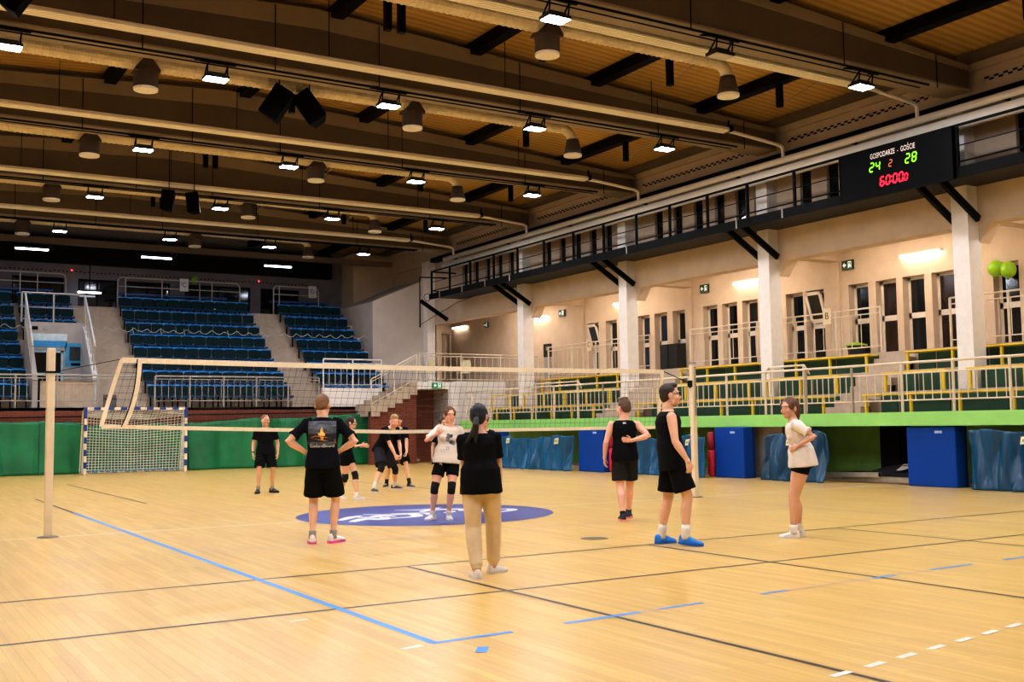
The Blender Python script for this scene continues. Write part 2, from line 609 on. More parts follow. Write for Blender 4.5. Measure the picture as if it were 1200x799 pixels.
# ------------------------------------------------------------------ right side: upper wall, pillars, gallery
M_LINT = M_WALL
mb = MB()
mb.box((XL, -26, 5.55), (XL + .4, 24.6, 6.5))
struct('lintel_beam', mb, M_WALL)
for y in PIL:
    o = struct('pillar', MB().box((XW, y - .2, 1.99), (XW + .42, y + .2, 8.15)), M_WHITE)
    mb = MB()
    for s in (1, -1):
        mb.prism([(y + s * .2, 5.55), (y + s * .5, 5.55), (y + s * .2, 5.15)][::s], 'x', XL + .01, XL + .38)
    mb.build('haunch', M_WALL, o)
# upper wall with recessed dark windows
WO = [.42, 1.14, 1.98, 2.88, 3.78, 4.67, 5.45]
mb = MB()
mb.box((XL, -26, 6.5), (XL + .3, 24.6, 6.55))
mb.box((XL, -26, 7.78), (XL + .3, 24.6, 8.15))
edges = []
for y in PIL:
    for o_ in WO[:6]:
        edges.append((y + o_ - .19, y + o_ + .19))
prev = -26
for (e0, e1) in edges:
    if e0 > 24.2:
        break
    mb.box((XL, prev, 6.55), (XL + .3, e0, 7.78))
    prev = e1
mb.box((XL, prev, 6.55), (XL + .3, 24.6, 7.78))
struct('wall_right_upper', mb, M_WALLU)
n = 0
for (e0, e1) in edges:
    if e0 > 24.2 or e0 < -4:
        continue
    n += 1
    wn = struct('window_%d' % n, MB().box((XL + .1, e0, 6.55), (XL + .14, e0 + .04, 7.78)).box((XL + .1, e1 - .04, 6.55), (XL + .14, e1, 7.78)).box((XL + .1, e0, 6.55), (XL + .14, e1, 6.6)).box((XL + .1, e0, 7.73), (XL + .14, e1, 7.78)), M_BLACK)
    MB().box((XL + .11, e0 + .02, 6.58), (XL + .13, e1 - .02, 7.75)).build('pane', M_GLASS, wn)
# frieze above the pipes with a perforated band
struct('wall_right_frieze', MB().box((XW + .25, -26, 8.15), (XW + .45, 28.5, 9.12)), M_WALLU)
struct('trim_1', MB().box((XW + .05, -26, 8.12), (XL + .3, 24.4, 8.3)), M_DARK)
struct('trim_2', MB().box((XW + .14, -26, 8.86), (XW + .27, 28.5, 9.02)), M_WALLU)
for k in range(1, len(BEAM) - 1):
    mb = MB()
    y = BEAM[k] + .8
    i = 0
    while y < BEAM[k + 1] - .25:
        mb.box((XW + .235, y, 8.58 + .05 * (i % 2)), (XW + .25, y + .1, 8.62 + .05 * (i % 2)))
        y += .11
        i += 1
    mb.build('vent_slots', M_DARK, None)['kind'] = 'structure'
# gallery ceiling, back wall with window openings
GW = [(-8.7, 0), (-7.8, 0), (-5.6, 0), (-4.8, 0), (-3.0, 0), (-2.1, 0), (-1.25, 0), (0.07, 2), (1.78, 0), (2.66, 0), (3.52, 0), (4.42, 0), (5.96, 1), (6.73, 0), (8.54, 0), (9.42, 0), (10.31, 0), (11.79, 3), (12.75, 0), (13.66, 0), (15.51, 0), (16.6, 1)]
ZW0, ZW1 = 3.08, 5.02
mb = MB()
mb.box((XB, -26, 2.9), (XB + .35, 27.8, ZW0)).box((XB, -26, ZW1), (XB + .35, 27.8, 6.1))
prev = -26
for y, s in GW:
    mb.box((XB, prev, ZW0), (XB + .35, y - .33, ZW1))
    prev = y + .33
mb.box((XB, prev, ZW0), (XB + .35, 27.8, ZW1))
struct('wall_right', mb, M_WALL)
struct('gallery_ceiling', MB().box((XL + .3, -26, 6.0), (XB + .4, 27.8, 6.2)), M_WALL)
struct('wall_gallery_end', MB().box((XL + .2, 27.6, 2.9), (XB + .3, 27.8, 6.1)), M_WALL)
struct('wall_gallery_near', MB().box((XF, -26.2, 0), (XB + .3, -26, 6.1)), M_WALL)
for y in PIL:
    struct('gallery_cross_beam', MB().box((XW + .4, y - .2, 5.7), (XB, y + .2, 6.0)), M_WALL)
for y in PIL[1:]:
    struct('wall_pilaster', MB().box((XB - .06, y - .16, 2.99), (XB, y + .16, 6.0)), M_WALL)
for k, (y, s) in enumerate(GW):
    if y < -3.5:
        continue
    n += 1
    x0 = XB + .22
    mb = MB()
    y0, y1 = y - .33, y + .33
    zm = 4.02
    for a_, b_ in (((x0, y0, ZW0), (x0 + .06, y0 + .075, ZW1)), ((x0, y1 - .075, ZW0), (x0 + .06, y1, ZW1)), ((x0, y0, ZW0), (x0 + .06, y1, ZW0 + .06)), ((x0, y0, ZW1 - .08), (x0 + .06, y1, ZW1)), ((x0, y0, zm - .07), (x0 + .06, y1, zm + .07))):
        mb.box(a_, b_)
    wn = struct('window_%d' % n, mb, M_FRAME)
    gl = M_GLASSW if k in (8, 10) else (M_GLASSB if k in (18, 19) else M_GLASS)
    MB().box((x0 + .02, y0 + .06, ZW0 + .04), (x0 + .03, y1 - .06, zm - .05)).build('pane', gl, wn)
    if s != 1:
        MB().box((x0 + .02, y0 + .06, zm + .05), (x0 + .03, y1 - .06, ZW1 - .06)).build('pane', gl, wn)
    else:   # sash tilted into the room at the top
        sash = MB()
        zb, zt, t = zm + .08, ZW1 - .06, .26
        def tp(yy, zz, d):
            k_ = (zz - zb) / (zt - zb)
            return (x0 - .02 - t * k_ - d, yy, zz)
        for (ya, yb, za, zb2) in ((y0 + .04, y0 + .12, zb, zt), (y1 - .12, y1 - .04, zb, zt), (y0 + .04, y1 - .04, zb, zb + .09), (y0 + .04, y1 - .04, zt - .09, zt)):
            sash.hexa([tp(ya, za, 0), tp(yb, za, 0), tp(yb, za, .06), tp(ya, za, .06)], [tp(ya, zb2, 0), tp(yb, zb2, 0), tp(yb, zb2, .06), tp(ya, zb2, .06)])
        so = sash.build('tilted_sash', M_FRAME, wn)
        g2 = MB().hexa([tp(y0 + .1, zb + .06, .02), tp(y1 - .1, zb + .06, .02), tp(y1 - .1, zb + .06, .03), tp(y0 + .1, zb + .06, .03)], [tp(y0 + .1, zt - .06, .02), tp(y1 - .1, zt - .06, .02), tp(y1 - .1, zt - .06, .03), tp(y0 + .1, zt - .06, .03)])
        g2.build('pane', M_GLASS, so)
        MB().box((x0 + .05, y0 + .05, zm), (x0 + .06, y1 - .05, ZW1)).build('dark_opening', M_GLASS, wn)

# ------------------------------------------------------------------ right stand: tiers
YE = 18.65
AIS = [(-8.4, -7.4), (1.28, 2.3), (9.45, 11.35)]   # stair aisles (along Y)
mb = MB()
mb.box((XF, -26, 1.25), (12.15, YE, 1.49))
mb.box((12.15, -26, 1.25), (12.85, YE, 1.99))
mb.box((12.85, -26, 1.25), (13.5, YE, 2.49))
mb.box((13.5, -26, 1.25), (XB, 27.8, 2.99))
struct('concrete_tier', mb, M_CONC)
struct('balcony_fascia', MB().box((XF - .06, -26, 1.235), (XF + .02, YE, 1.52)), M_GREEN)
for (y0, y1) in AIS:
    mb = MB()
    for i, (x, z) in enumerate(((11.55, 1.66), (11.85, 1.82), (12.15, 1.99), (12.4, 2.15), (12.62, 2.32), (12.85, 2.49), (13.07, 2.65), (13.28, 2.82))):
        mb.box((x - .006, y0, 1.3), (x + .35, y1, z + .006))
    struct('aisle_stair', mb, M_CONC)
# green painted risers behind the benches
BR = {0: [(-7.4, 1.2), (2.33, 9.4), (11.45, 18.5)], 1: [(-7.4, 1.2), (2.5, 9.35), (11.4, 16.66), (17.5, 18.55)], 2: [(-7.4, 1.2), (2.3, 9.3), (12.2, 16.7)]}
RX = [12.13, 12.83, 13.48]
for t in range(3):
    z0 = 1.49 + .5 * t
    for (y0, y1) in BR[t]:
        mb = MB()
        y = y0
        i = 0
        while y < y1 - .01:
            e = min(y + 1.35, y1)
            mb.box((RX[t] - .02, y + .03, z0), (RX[t] + .03, e - .03, z0 + .44))
            y = e
        struct('riser_panel', mb, M_RISER)
# recess under the balcony
struct('wall_recess', MB().box((13.0, -26, 0), (13.2, 20, 1.25)), M_DKGREEN)
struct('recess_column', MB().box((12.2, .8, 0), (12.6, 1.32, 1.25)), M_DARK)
for y in (-7.1, 4.05, 10.0):
    struct('concrete_stub', MB().box((11.3, y - .6, 0), (12.0, y + .3, 1.25)), M_GREY)
struct('recess_plinth', MB().box((11.45, -8, 0), (13.0, 20, .07)), M_CONC)

# ------------------------------------------------------------------ far end: stand, walls
BT = [2.867, 3.387, 3.832, 4.325, 4.834, 5.327, 5.87, 6.43]     # top of the seat backs, row by row
RY = [22.1 + .72 * k for k in range(9)]
FZ = [z - .78 for z in BT] + [6.06]
VX0, VX1, VY = -2.78, -0.95, 24.0
struct('wall_far_base', MB().box((-13, 21.6, 0), (9.35, 21.8, 2.1)), M_BROWN)
mb = MB()
mb.box((-13, 21.6, 2.0), (10.3, 31, 2.1))
for k in range(9):
    y0 = RY[k] - .05
    y1 = RY[k + 1] - .05 if k < 8 else 31
    for x0, x1, ok in ((-13, VX0, True), (VX0, VX1, RY[k] > VY), (VX1, .8, False), (.8, 5.95, True), (5.95, 7.15, False), (7.15, 10.3, True)):
        if ok:
            mb.box((x0, y0, 2.0), (x1, y1, FZ[k]))
struct('stand_tier', mb, M_CONC)
for (x0, x1) in ((VX1, .8), (5.95, 7.15)):
    mb = MB()
    for k in range(9):
        zp = FZ[k - 1] if k else 2.1
        y0 = RY[k] - .05
        mb.box((x0, y0 - .34, 2.0), (x1, y0 + .5, (zp + FZ[k]) / 2))
        mb.box((x0, y0, 2.0), (x1, y0 + .75 if k < 8 else 31, FZ[k]))
    struct('aisle_stair', mb, M_CONC)
# entrance box in the stand with a door
mb = MB()
mb.box((VX0, VY, 2.1), (-2.62, VY + .15, 5.05)).box((-1.62, VY, 2.1), (VX1, VY + .15, 5.05)).box((-2.62, VY, 4.1), (-1.62, VY + .15, 5.05))
struct('wall_entrance', mb, M_GREY)
for x in (VX0, VX1):
    struct('wall_entrance_side', MB().prism([(21.9, 2.1), (VY + .1, 2.1), (VY + .1, 5.0), (23.6, 4.7), (21.9, 3.0)], 'x', x - .08, x + .08), pm('side_panel_paint', (196, 192, 190), .7) if x == VX1 else M_GREY)
dr = struct('door_1', MB().box((-2.62, VY + .04, 2.1), (-2.54, VY + .12, 4.1)).box((-1.7, VY + .04, 2.1), (-1.62, VY + .12, 4.1)).box((-2.62, VY + .04, 4.02), (-1.62, VY + .12, 4.1)).box((-2.16, VY + .04, 2.1), (-2.08, VY + .12, 4.1)).box((-2.62, VY + .04, 3.25), (-1.62, VY + .12, 3.33)), pm('pale_blue_frame', (170, 200, 214), .5))
MB().box((-2.58, VY + .07, 2.14), (-1.66, VY + .09, 4.06)).build('pane', M_GLASS, dr)
# back wall of the stand with dark window bands and the black strip above
YB = 30.0
mb = MB()
mb.box((-13, YB, 6.0), (13.2, YB + .3, 6.12)).box((-13, YB, 7.4), (13.2, YB + .3, 9.6))
BW = [(-9.5, -6.2), (-5.6, -3.3), (-2.6, -.72), (-.2, 1.3), (1.6, 3.4), (4.0, 6.8), (7.25, 9.0)]
prev = -13
for a_, b_ in BW:
    mb.box((prev, YB, 6.1), (a_, YB + .3, 7.4))
    prev = b_
mb.box((prev, YB, 6.1), (13.2, YB + .3, 7.4))
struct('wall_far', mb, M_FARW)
for a_, b_ in BW:
    if a_ < -4:
        continue
    n += 1
    wn = struct('window_%d' % n, MB().box((a_, YB + .1, 6.1), (a_ + .06, YB + .16, 7.4)).box((b_ - .06, YB + .1, 6.1), (b_, YB + .16, 7.4)).box((a_, YB + .1, 7.32), (b_, YB + .16, 7.4)).box(((a_ + b_) / 2 - .03, YB + .1, 6.1), ((a_ + b_) / 2 + .03, YB + .16, 7.4)), M_DARK)
    MB().box((a_, YB + .12, 6.1), (b_, YB + .14, 7.38)).build('pane', M_GLASS, wn)
struct('trim_3', MB().box((-13, 29.6, 7.95), (10.4, 30.0, 9.0)), M_DARK)
struct('trim_4', MB().box((-13, 26.7, 8.2), (12.0, 26.95, 8.42)), M_BEAM)
mb = MB()
x = -4.0
while x < 9.5:
    mb.box((x, YB - .012, 7.62 + .03 * (int(x * 10) % 2)), (x + .07, YB, 7.66 + .03 * (int(x * 10) % 2)))
    x += .16
mb.build('vent_slots', M_DARK)['kind'] = 'structure'
# concrete block between the stand and the gallery
struct('wall_stair_block', MB().prism([(10.3, 2.1), (13.0, 2.1), (13.0, 7.62), (10.3, 6.45)], 'y', 25.0, 31.0), pm('pale_grey_plaster', (196, 186, 176), .85, var=.05, scale=2))
struct('wall_upper_block', MB().box((11.0, 28.6, 6.4), (13.2, 30.5, 9.0)), M_WALLU)
struct('wall_corner', MB().box((12.95, 24.6, 2.9), (13.25, 31, 9.15)), M_WALLU)
struct('wall_block_end', MB().box((12.6, 24.6, 2.9), (13.0, 25.1, 8.2)), M_WHITE)
# landing, steps, walls under them
mb = MB().box((9.85, 20.0, 2.7), (11.4, 25.0, 2.96)).box((11.38, 19.9, 1.4), (15.3, 20.1, 2.99)).box((11.4, 20.0, 2.7), (13.5, 25.0, 2.96))
struct('landing', mb, M_WHITE)
struct('landing_column', MB().box((11.1, 19.75, 0), (11.42, 20.05, 2.96)), M_WHITE)
mb = MB()
for i in range(6):
    mb.box((8.05 + .3 * i, 20.1, 2.02 + .155 * i - .3), (8.05 + .3 * (i + 1) + .02, 21.6, 2.02 + .155 * (i + 1)))
struct('landing_stair', mb, M_CONC)
mb = MB()
for i in range(6):
    mb.box((8.05 + .3 * i, 20.18, 0), (8.05 + .3 * (i + 1) + .01, 20.4, 1.88 + .155 * i))
struct('wall_under_stair', mb, M_BROWN)
struct('wall_tunnel', MB().box((9.2, 21.3, 0), (11.6, 21.5, 2.7)), M_BROWN)
struct('wall_tunnel_side', MB().box((11.15, 20.05, 0), (11.3, 23.3, 2.7)), M_GREY)
struct('parapet', MB().box((6.75, 21.5, 2.1), (9.1, 21.62, 2.78)), M_WHITE)
struct('floor_tunnel', MB().box((9.3, 21.7, -.1), (13.0, 23.4, 0)), FLOOR)
struct('parapet', MB().box((-2.62, 21.92, 2.1), (VX1, 22.04, 2.97)), M_CONC)
# ------------------------------------------------------------------ fittings under the roof
LX = [-9.2, -5.6, -2.0, 1.6, 5.2, 8.95]
rowname = {0: 'rearmost roof beam behind the view', 1: 'roof beam just behind the view', 2: 'nearest roof beam in view', 3: 'second roof beam in view', 4: 'third roof beam in view', 5: 'fourth roof beam in view', 6: 'farthest roof beam'}
def floodlight(label, lit):
    t = thing('floodlight', label, 'ceiling light', group='floodlights under the roof beams')
    MB().box((-.22, -.15, -.03), (.22, .15, .03)).box((-.16, -.09, .03), (.16, .09, .09)).build('housing', M_HOUS, t)
    mb = MB().box((-.2, -.135, -.036), (.2, .135, -.0305))
    mb.build('diffuser', M_LAMP if lit else pm('unlit_diffuser', (200, 196, 190), .4), t)
    mb = MB()
    for s in (-1, 1):
        mb.bar((s * .19, -.1, .03), (s * .19, -.14, .25), .025, .02).bar((s * .19, .1, .03), (s * .19, -.14, .25), .025, .02)
        mb.bar((s * .3, -.14, .26), (s * .36, .12, .345), .04, .04)
    mb.bar((-.34, -.14, .25), (.34, -.14, .25), .04, .035)
    mb.build('bracket', M_BLACK, t)
    return t
def xside(i):
    return ['farthest left', 'second from the left', 'third from the left', 'third from the right', 'second from the right', 'rightmost'][i]
proto = None
dimmesh = MB().box((-.2, -.135, -.036), (.2, .135, -.0305)).mesh('dim_diffuser', M_LAMPD)
for k, y in enumerate(BEAM):
    for i, x in enumerate(LX):
        lit = not (k == 2 and i == 4)
        lab = '%s floodlight, %s, %s' % ('lit white', rowname[k], xside(i))
        if not lit:
            lab = 'unlit pale floodlight under the nearest roof beam, between two lit ones'
            t = floodlight(lab, False)
        elif proto is None:
            t = proto = floodlight(lab, True)
        else:
            t = dup(proto, (0, 0, 0), 0, lab)
            if k == 6:
                for ch in t.children:
                    if ch.name.startswith('diffuser'):
                        ch.data = dimmesh
        t.location = (x + (.0 if k != 2 else .35), y + .12, 8.02)

# black cable tracks along the beams
for k, y in enumerate(BEAM[1:], 1):
    o = MB().tube([(-10.8, y - .02, 8.3), (11.2, y - .02, 8.3)], .025, 6).tube([(-10.8, y + .2, 8.3), (11.2, y + .2, 8.3)], .015, 6).build('cable_track', M_BLACK)
    tag(o, 'long black cable track carrying the floodlights of the ' + rowname[k], 'cable', 'cable tracks under the beams')

# radiant heating strips
for k, (y, nm) in enumerate(((-0.05, 'nearest one, below the first roof beam'), (4.0, 'in front of the second roof beam'), (9.9, 'in front of the third roof beam'), (16.2, 'in front of the fourth roof beam'), (21.6, 'farthest, above the front of the far stand'))):
    t = thing('heating_strip', 'cream radiant heating strip, ' + nm, 'radiant heater', (0, y, 8.42), 0, 'radiant heating strips')
    x1 = 10.34
    mb = MB()
    mb.prism([(-.15, 0), (.15, 0), (.15, .03), (.12, .09), (-.12, .09), (-.15, .03)], 'x', -10.3, x1)
    for q in (-.08, 0, .08):
        mb.tube([(-10.3, q, -.006), (x1, q, -.006)], .018, 6)
    mb.build('radiant_panel', M_CREAM, t)
    yb = BEAM[k + 2] + .3 - y
    MB().tube([(x1, 0, .03), (x1 + .3, 0, .02), (12.1, 0, -.1), (12.22, .02, -.14), (12.25, .04, -.3), (12.25, .04, -.5)], .045, 8).build('supply_pipe', M_CREAM, t, smooth=True)
    MB().box((x1 - .05, -.2, -.02), (x1 + .02, .2, .12)).tube([(x1 + .05, 0, 0), (x1 + .05, 0, .3)], .03, 6).build('end_manifold', M_BLACK, t)
    for x in (-8, -4, 0, 4, 8):
        MB().tube([(x, 0, .08), (x, 0, deckz(x) - 8.45)], .01, 5).build('hanger', M_BLACK, t)

# spiral air ducts with jet nozzles
M_DUCT = pm('spiral_duct_metal', (222, 206, 176), .4, metal=.1, var=.08)
M_SLEEVE = pm('dark_perforated_sleeve', (74, 58, 44), .6, var=.2, scale=60)
names = ['nearest bay', 'second bay', 'third bay', 'fourth bay', 'farthest bay']
for k, y in enumerate((.7, 6.25, 12.2, 18.1, 24.4)):
    t = thing('air_duct', 'ribbed beige spiral air duct with three outlets, %s of the roof' % names[k], 'air duct', (0, y, 8.62), 0, 'spiral air ducts')
    mb = MB()
    pts, rs = [], []
    x = -10.6
    i = 0
    while x < 6.9:
        r0 = .17 if x < -2 else (.155 if x < 3 else .125)
        pts += [(x, 0, 0), (x + .085, 0, 0), (x + .09, 0, 0), (x + .115, 0, 0), (x + .12, 0, 0)]
        rs += [r0, r0, r0 + .01, r0 + .01, r0]
        x += .125
    mb.tube(pts, rs, 14)
    mb.build('spiral_pipe', M_DUCT, t)
    MB().tube([(6.9, 0, 0), (7.06, 0, -.01), (7.2, 0, -.08), (7.28, 0, -.2), (7.3, 0, -.3)], .125, 14).build('elbow', M_DUCT, t, smooth=True)
    for x, r0, top in ((-2.95, .24, .4), (2.9, .23, .34), (7.3, .2, -.2)):
        c_ = Matrix.Translation((x, 0, 0))
        if x < 7:
            nz = MB().tube([(x, 0, -.17), (x, 0, -.52)], [r0, r0], 18)
            nz.prism([(x - r0, -.22), (x + r0, -.22), (x + r0, -.17), (x + .03, .1), (x - .03, .1), (x - r0, -.17)], 'y', -r0 * .86, r0 * .86)
            nz = nz.build('jet_nozzle', M_SLEEVE, t, smooth=False)
            zl = -.52
        else:
            nz = MB().tube([(x, 0, -.25), (x, 0, -.36), (x, 0, -.5), (x, 0, -.62)], [.15, .17, .2, .23], 18).build('jet_nozzle', M_SLEEVE, t, smooth=True)
            zl = -.62
            r0 = .23
        MB().tube([(x, 0, zl), (x, 0, zl - .045)], [r0, r0 * .98], 18).build('outlet_ring', M_CREAM, nz, smooth=False)

# loudspeakers under the roof
M_SPK = pm('black_speaker_cabinet', (5, 5, 5), .8, var=.1, spec=.05)
def speaker(label, loc, rz, sc=1.0, tilt=.5):
    t = thing('loudspeaker', label, 'loudspeaker', loc, rz, 'hung loudspeakers')
    R_ = Matrix.Rotation(tilt, 3, 'Y')
    def tr(p):
        return R_ @ (V(p) * sc)
    mb = MB()
    mb.hexa([tr(p) for p in ((-.3, -.34, -.5), (.3, -.34, -.5), (.18, .3, -.5), (-.18, .3, -.5))], [tr(p) for p in ((-.3, -.34, .45), (.3, -.34, .45), (.18, .3, .45), (-.18, .3, .45))])
    mb.build('cabinet', M_SPK, t, bevel=.02)
    mb = MB().add([tr(p) for p in ((-.27, -.345, -.46), (.27, -.345, -.46), (.27, -.345, .41), (-.27, -.345, .41))], [(0, 1, 2, 3)])
    mb.build('grille', pm('speaker_grille', (8, 8, 8), .9, spec=.05, bump=.4, bscale=300), t)
    MB().tube([(0, 0, .3 * sc), (0, 0, deckz(loc[0]) - loc[2])], .014, 6).build('suspension', M_BLACK, t)
    return t
speaker('left of the two black loudspeakers hung side by side below the second roof bay', (-.3, 6.0, 8.1), radians(-35), .74, .6)
speaker('right of the two black loudspeakers hung side by side below the second roof bay', (.36, 6.0, 8.1), radians(-28), .74, -.6)
speaker('left of the two small black loudspeakers hung before the fourth roof beam', (-.1, 16.0, 7.95), radians(-30), .62, .12)
speaker('right of the two small black loudspeakers hung before the fourth roof beam', (.62, 16.0, 7.95), radians(-30), .62, -.12)
speaker('black loudspeaker at the top left corner of the view, hung by the first strip', (-5.62, 3.0, 8.3), radians(-25), .62, .6)

# pipes along the upper wall
for z, r_, lab in ((7.96, .085, 'upper, thinner cream pipe running along the whole upper right wall'), (7.66, .15, 'lower, thicker cream pipe along the whole upper right wall just above the catwalk')):
    o = thing('wall_pipe', lab, 'pipe', (12.25, 0, z), 0)
    MB().tube([(0, -20, 0), (0, 22.4, 0)], r_, 12).build('pipe', M_CREAM, o, smooth=True)
    for y in range(-18, 23, 4):
        MB().box((-.02, y - .03, -.03), (.36, y + .03, .03)).build('bracket', M_BLACK, o)

# ------------------------------------------------------------------ catwalk with railing
t = thing('catwalk', 'black steel catwalk with railing running along the upper right wall', 'catwalk', (0, 0, 0))
GX = 11.5
MB().box((GX, -22, 6.3), (GX + .08, 22.3, 6.52)).build('edge_channel', M_BLACK, t)
MB().box((GX + .08, -22, 6.38), (XL, 22.3, 6.44)).build('deck', pm('dark_grating', (34, 30, 28), .7, var=.2, scale=30), t)
ps = [22.1, 20.6, 19.0, 17.3, 15.7, 14.05, 12.35, 10.75, 9.15, 7.65, 6.1, 4.6, 3.0, 1.45, -1.5, -3.1, -4.8, -6.4]
MB().box((GX, -22, 7.36), (GX + .05, 22.15, 7.41)).build('handrail', M_BLACK, t)
MB().tube([(GX + .02, -22, 6.96), (GX + .02, 22.1, 6.96)], .014, 6).build('mid_rail', M_BLACK, t)
MB().tube([(GX + .02, -22, 6.62), (GX + .02, 22.1, 6.62)], .02, 6).build('toe_rail', M_BLACK, t)
for y in ps:
    MB().box((GX - .01, y - .03, 6.4), (GX + .05, y + .03, 7.4)).build('post', M_BLACK, t)
MB().box((GX, 22.08, 7.35), (XW, 22.13, 7.4)).build('end_rail', M_BLACK, t)
MB().box((GX, 22.08, 6.6), (XW, 22.13, 6.64)).build('end_rail', M_BLACK, t)
for y in PIL[1:] + [23.0]:
    for s in ((-.3, .27) if y < 20 else (.27,)):
        MB().bar((GX + .12, y + s, 6.36), (XL - .12, y + s, 5.64), .08, .15).build('bracket', M_BLACK, t)
for i, y in enumerate((21.4, 19.6, 17.9, 16.2, 9.6, 5.0, 3.4)):
    MB().box((GX - .015, y - .02, 6.3), (GX, y + .02, 6.55)).build('clip', M_RAILG, t)
# square black frame with ring at the far end of the catwalk
t = thing('ladder_frame', 'thin black steel frame with a small ring at the far end of the catwalk', 'frame', (11.4, 22.9, 5.25))
MB().tube([(0, 0, 0), (0, 0, 2.0), (.9, -.6, 1.95)], .035, 6).build('frame', M_BLACK, t)
MB().tube([(.28 + .15 * cos(2 * pi * i / 14), -.1, 1.2 + .15 * sin(2 * pi * i / 14)) for i in range(14)], .012, 6, closed=True).build('ring', M_BLACK, t)
MB().tube([(0, 0, .1), (1.15, -1.0, .95), (1.7, -2.2, 1.25)], .012, 5).build('stay_wire', M_BLACK, t)

# ------------------------------------------------------------------ scoreboard
sx = 11.4
t = thing('scoreboard', 'large black electronic scoreboard with green and red digits on the catwalk railing', 'scoreboard', (sx, 0, 6.27))
MB().box((0, -1.47, 0), (.1, 1.5, 1.1)).build('cabinet', pm('black_scoreboard_face', (6, 6, 7), .6, var=.1, spec=.08), t, bevel=.01)
MB().box((-.012, -1.47, 0), (0, 1.5, .03)).box((-.012, -1.47, 1.07), (0, 1.5, 1.1)).box((-.012, 1.47, 0), (0, 1.5, 1.1)).box((-.012, -1.47, 0), (0, -1.44, 1.1)).build('frame', M_BLACK, t)
def sb(u, v):      # u to the reader's right = -Y
    return (-.008, -u, v)
SEG = {'0': 'abcdef', '1': 'bc', '2': 'abged', '4': 'fgbc', '6': 'afgedc', '8': 'abcdefg'}
def seg7(ch, x, y, w_, h, th, mbb):
    sl = .12
    def P(u_, v_):
        return sb(x + u_ + sl * v_, y + v_)
    S = {'a': (0, h, w_, h, 1), 'd': (0, 0, w_, 0, 1), 'g': (0, h / 2, w_, h / 2, 1), 'f': (0, h / 2, 0, h, 0), 'e': (0, 0, 0, h / 2, 0), 'b': (w_, h / 2, w_, h, 0), 'c': (w_, 0, w_, h / 2, 0)}
    for q in SEG[ch]:
        x0, y0, x1, y1, hz = S[q]
        e = th / 2
        g = th * .55
        if hz:
            mbb.add([P(x0 + g, y0 - e), P(x1 - g, y0 - e), P(x1 - g * .4, y0), P(x1 - g, y0 + e), P(x0 + g, y0 + e), P(x0 + g * .4, y0)], [(0, 1, 2, 3, 4, 5)])
        else:
            mbb.add([P(x0 - e, y0 + g), P(x0, y0 + g * .4), P(x0 + e, y0 + g), P(x0 + e, y1 - g), P(x0, y1 - g * .4), P(x0 - e, y1 - g)], [(0, 1, 2, 3, 4, 5)])
E_G, E_R, E_O = em('green_led_digits', (130, 230, 20), 1.6), em('red_led_digits', (255, 25, 60), 2.2), em('orange_led_digits', (205, 110, 60), .9)
mb = MB(); seg7('2', -.64, .57, .1, .19, .03, mb); seg7('4', -.475, .57, .1, .19, .03, mb)
mb.build('home_score', E_G, t)
mb = MB(); seg7('2', .31, .57, .1, .19, .03, mb); seg7('8', .48, .57, .1, .19, .03, mb)
mb.build('guest_score', E_G, t)
mb = MB(); seg7('2', -.12, .59, .075, .14, .018, mb)
mb.build('period_digit', E_O, t)
mb = MB()
for ch, x in (('6', -.37), ('0', -.215), ('0', -.03), ('0', .125)):
    seg7(ch, x, .21, .098, .19, .034, mb)
seg7('0', .275, .21, .07, .14, .026, mb)
for v_ in (.26, .36):
    mb.add([sb(-.075, v_ - .015), sb(-.047, v_ - .015), sb(-.047, v_ + .015), sb(-.075, v_ + .015)], [(0, 1, 2, 3)])
mb.add([sb(.235, .195), sb(.255, .195), sb(.255, .22), sb(.235, .22)], [(0, 1, 2, 3)])
mb.build('clock_digits', E_R, t)
E_W = em('white_board_lettering', (215, 200, 190), .75)
text_obj('GOSPODARZE  -  GO\u015aCIE', .165, E_W, t, lambda u, v: sb(u - .02, v + .9), sx=.62)

# ------------------------------------------------------------------ benches of the right stand
M_YPOST = M_YEL
M_UNDER = pm('dark_green_seat_back', (34, 74, 56), .6, var=.2, scale=3)
def bench(x, z, y0, y1, label, group):
    t = thing('bench', label, 'bench', (x, (y0 + y1) / 2, z), 0, group)
    h = (y1 - y0) / 2
    MB().box((-.19, -h, .405), (.19, h, .445)).build('plank', M_YEL, t, bevel=.008)
    k = max(1, round((y1 - y0) / 1.25))
    for i in range(k + 1):
        y = -h + .08 + (2 * h - .16) * i / k
        MB().box((-.17, y - .025, 0), (-.11, y + .025, .405)).build('leg', M_YPOST, t)
    return t
BXs = [11.75, 12.4, 13.22]
bays = {0: [(-7.3, 1.25, 'right of the stair'), (2.33, 9.44, 'in the middle bay'), (11.5, 18.6, 'in the far bay')],
        1: [(-7.3, -.95, 'right of the nearest pillar'), (-.45, 1.23, 'just left of the nearest pillar'), (2.5, 4.95, 'right of the second pillar'), (5.45, 9.37, 'left of the second pillar'), (11.52, 16.66, 'right of the third pillar'), (17.53, 18.9, 'left of the fourth pillar')],
        2: [(-7.3, 1.25, 'right of the stair'), (2.28, 9.24, 'in the middle bay'), (12.2, 16.75, 'in the far bay')]}
rw = ['front', 'middle', 'top']
for k in range(3):
    for (y0, y1, w_) in bays[k]:
        bench(BXs[k], 1.49 + .5 * k, y0, y1, 'yellow plank bench, %s row of the right stand, %s' % (rw[k], w_), 'yellow benches of the right stand')

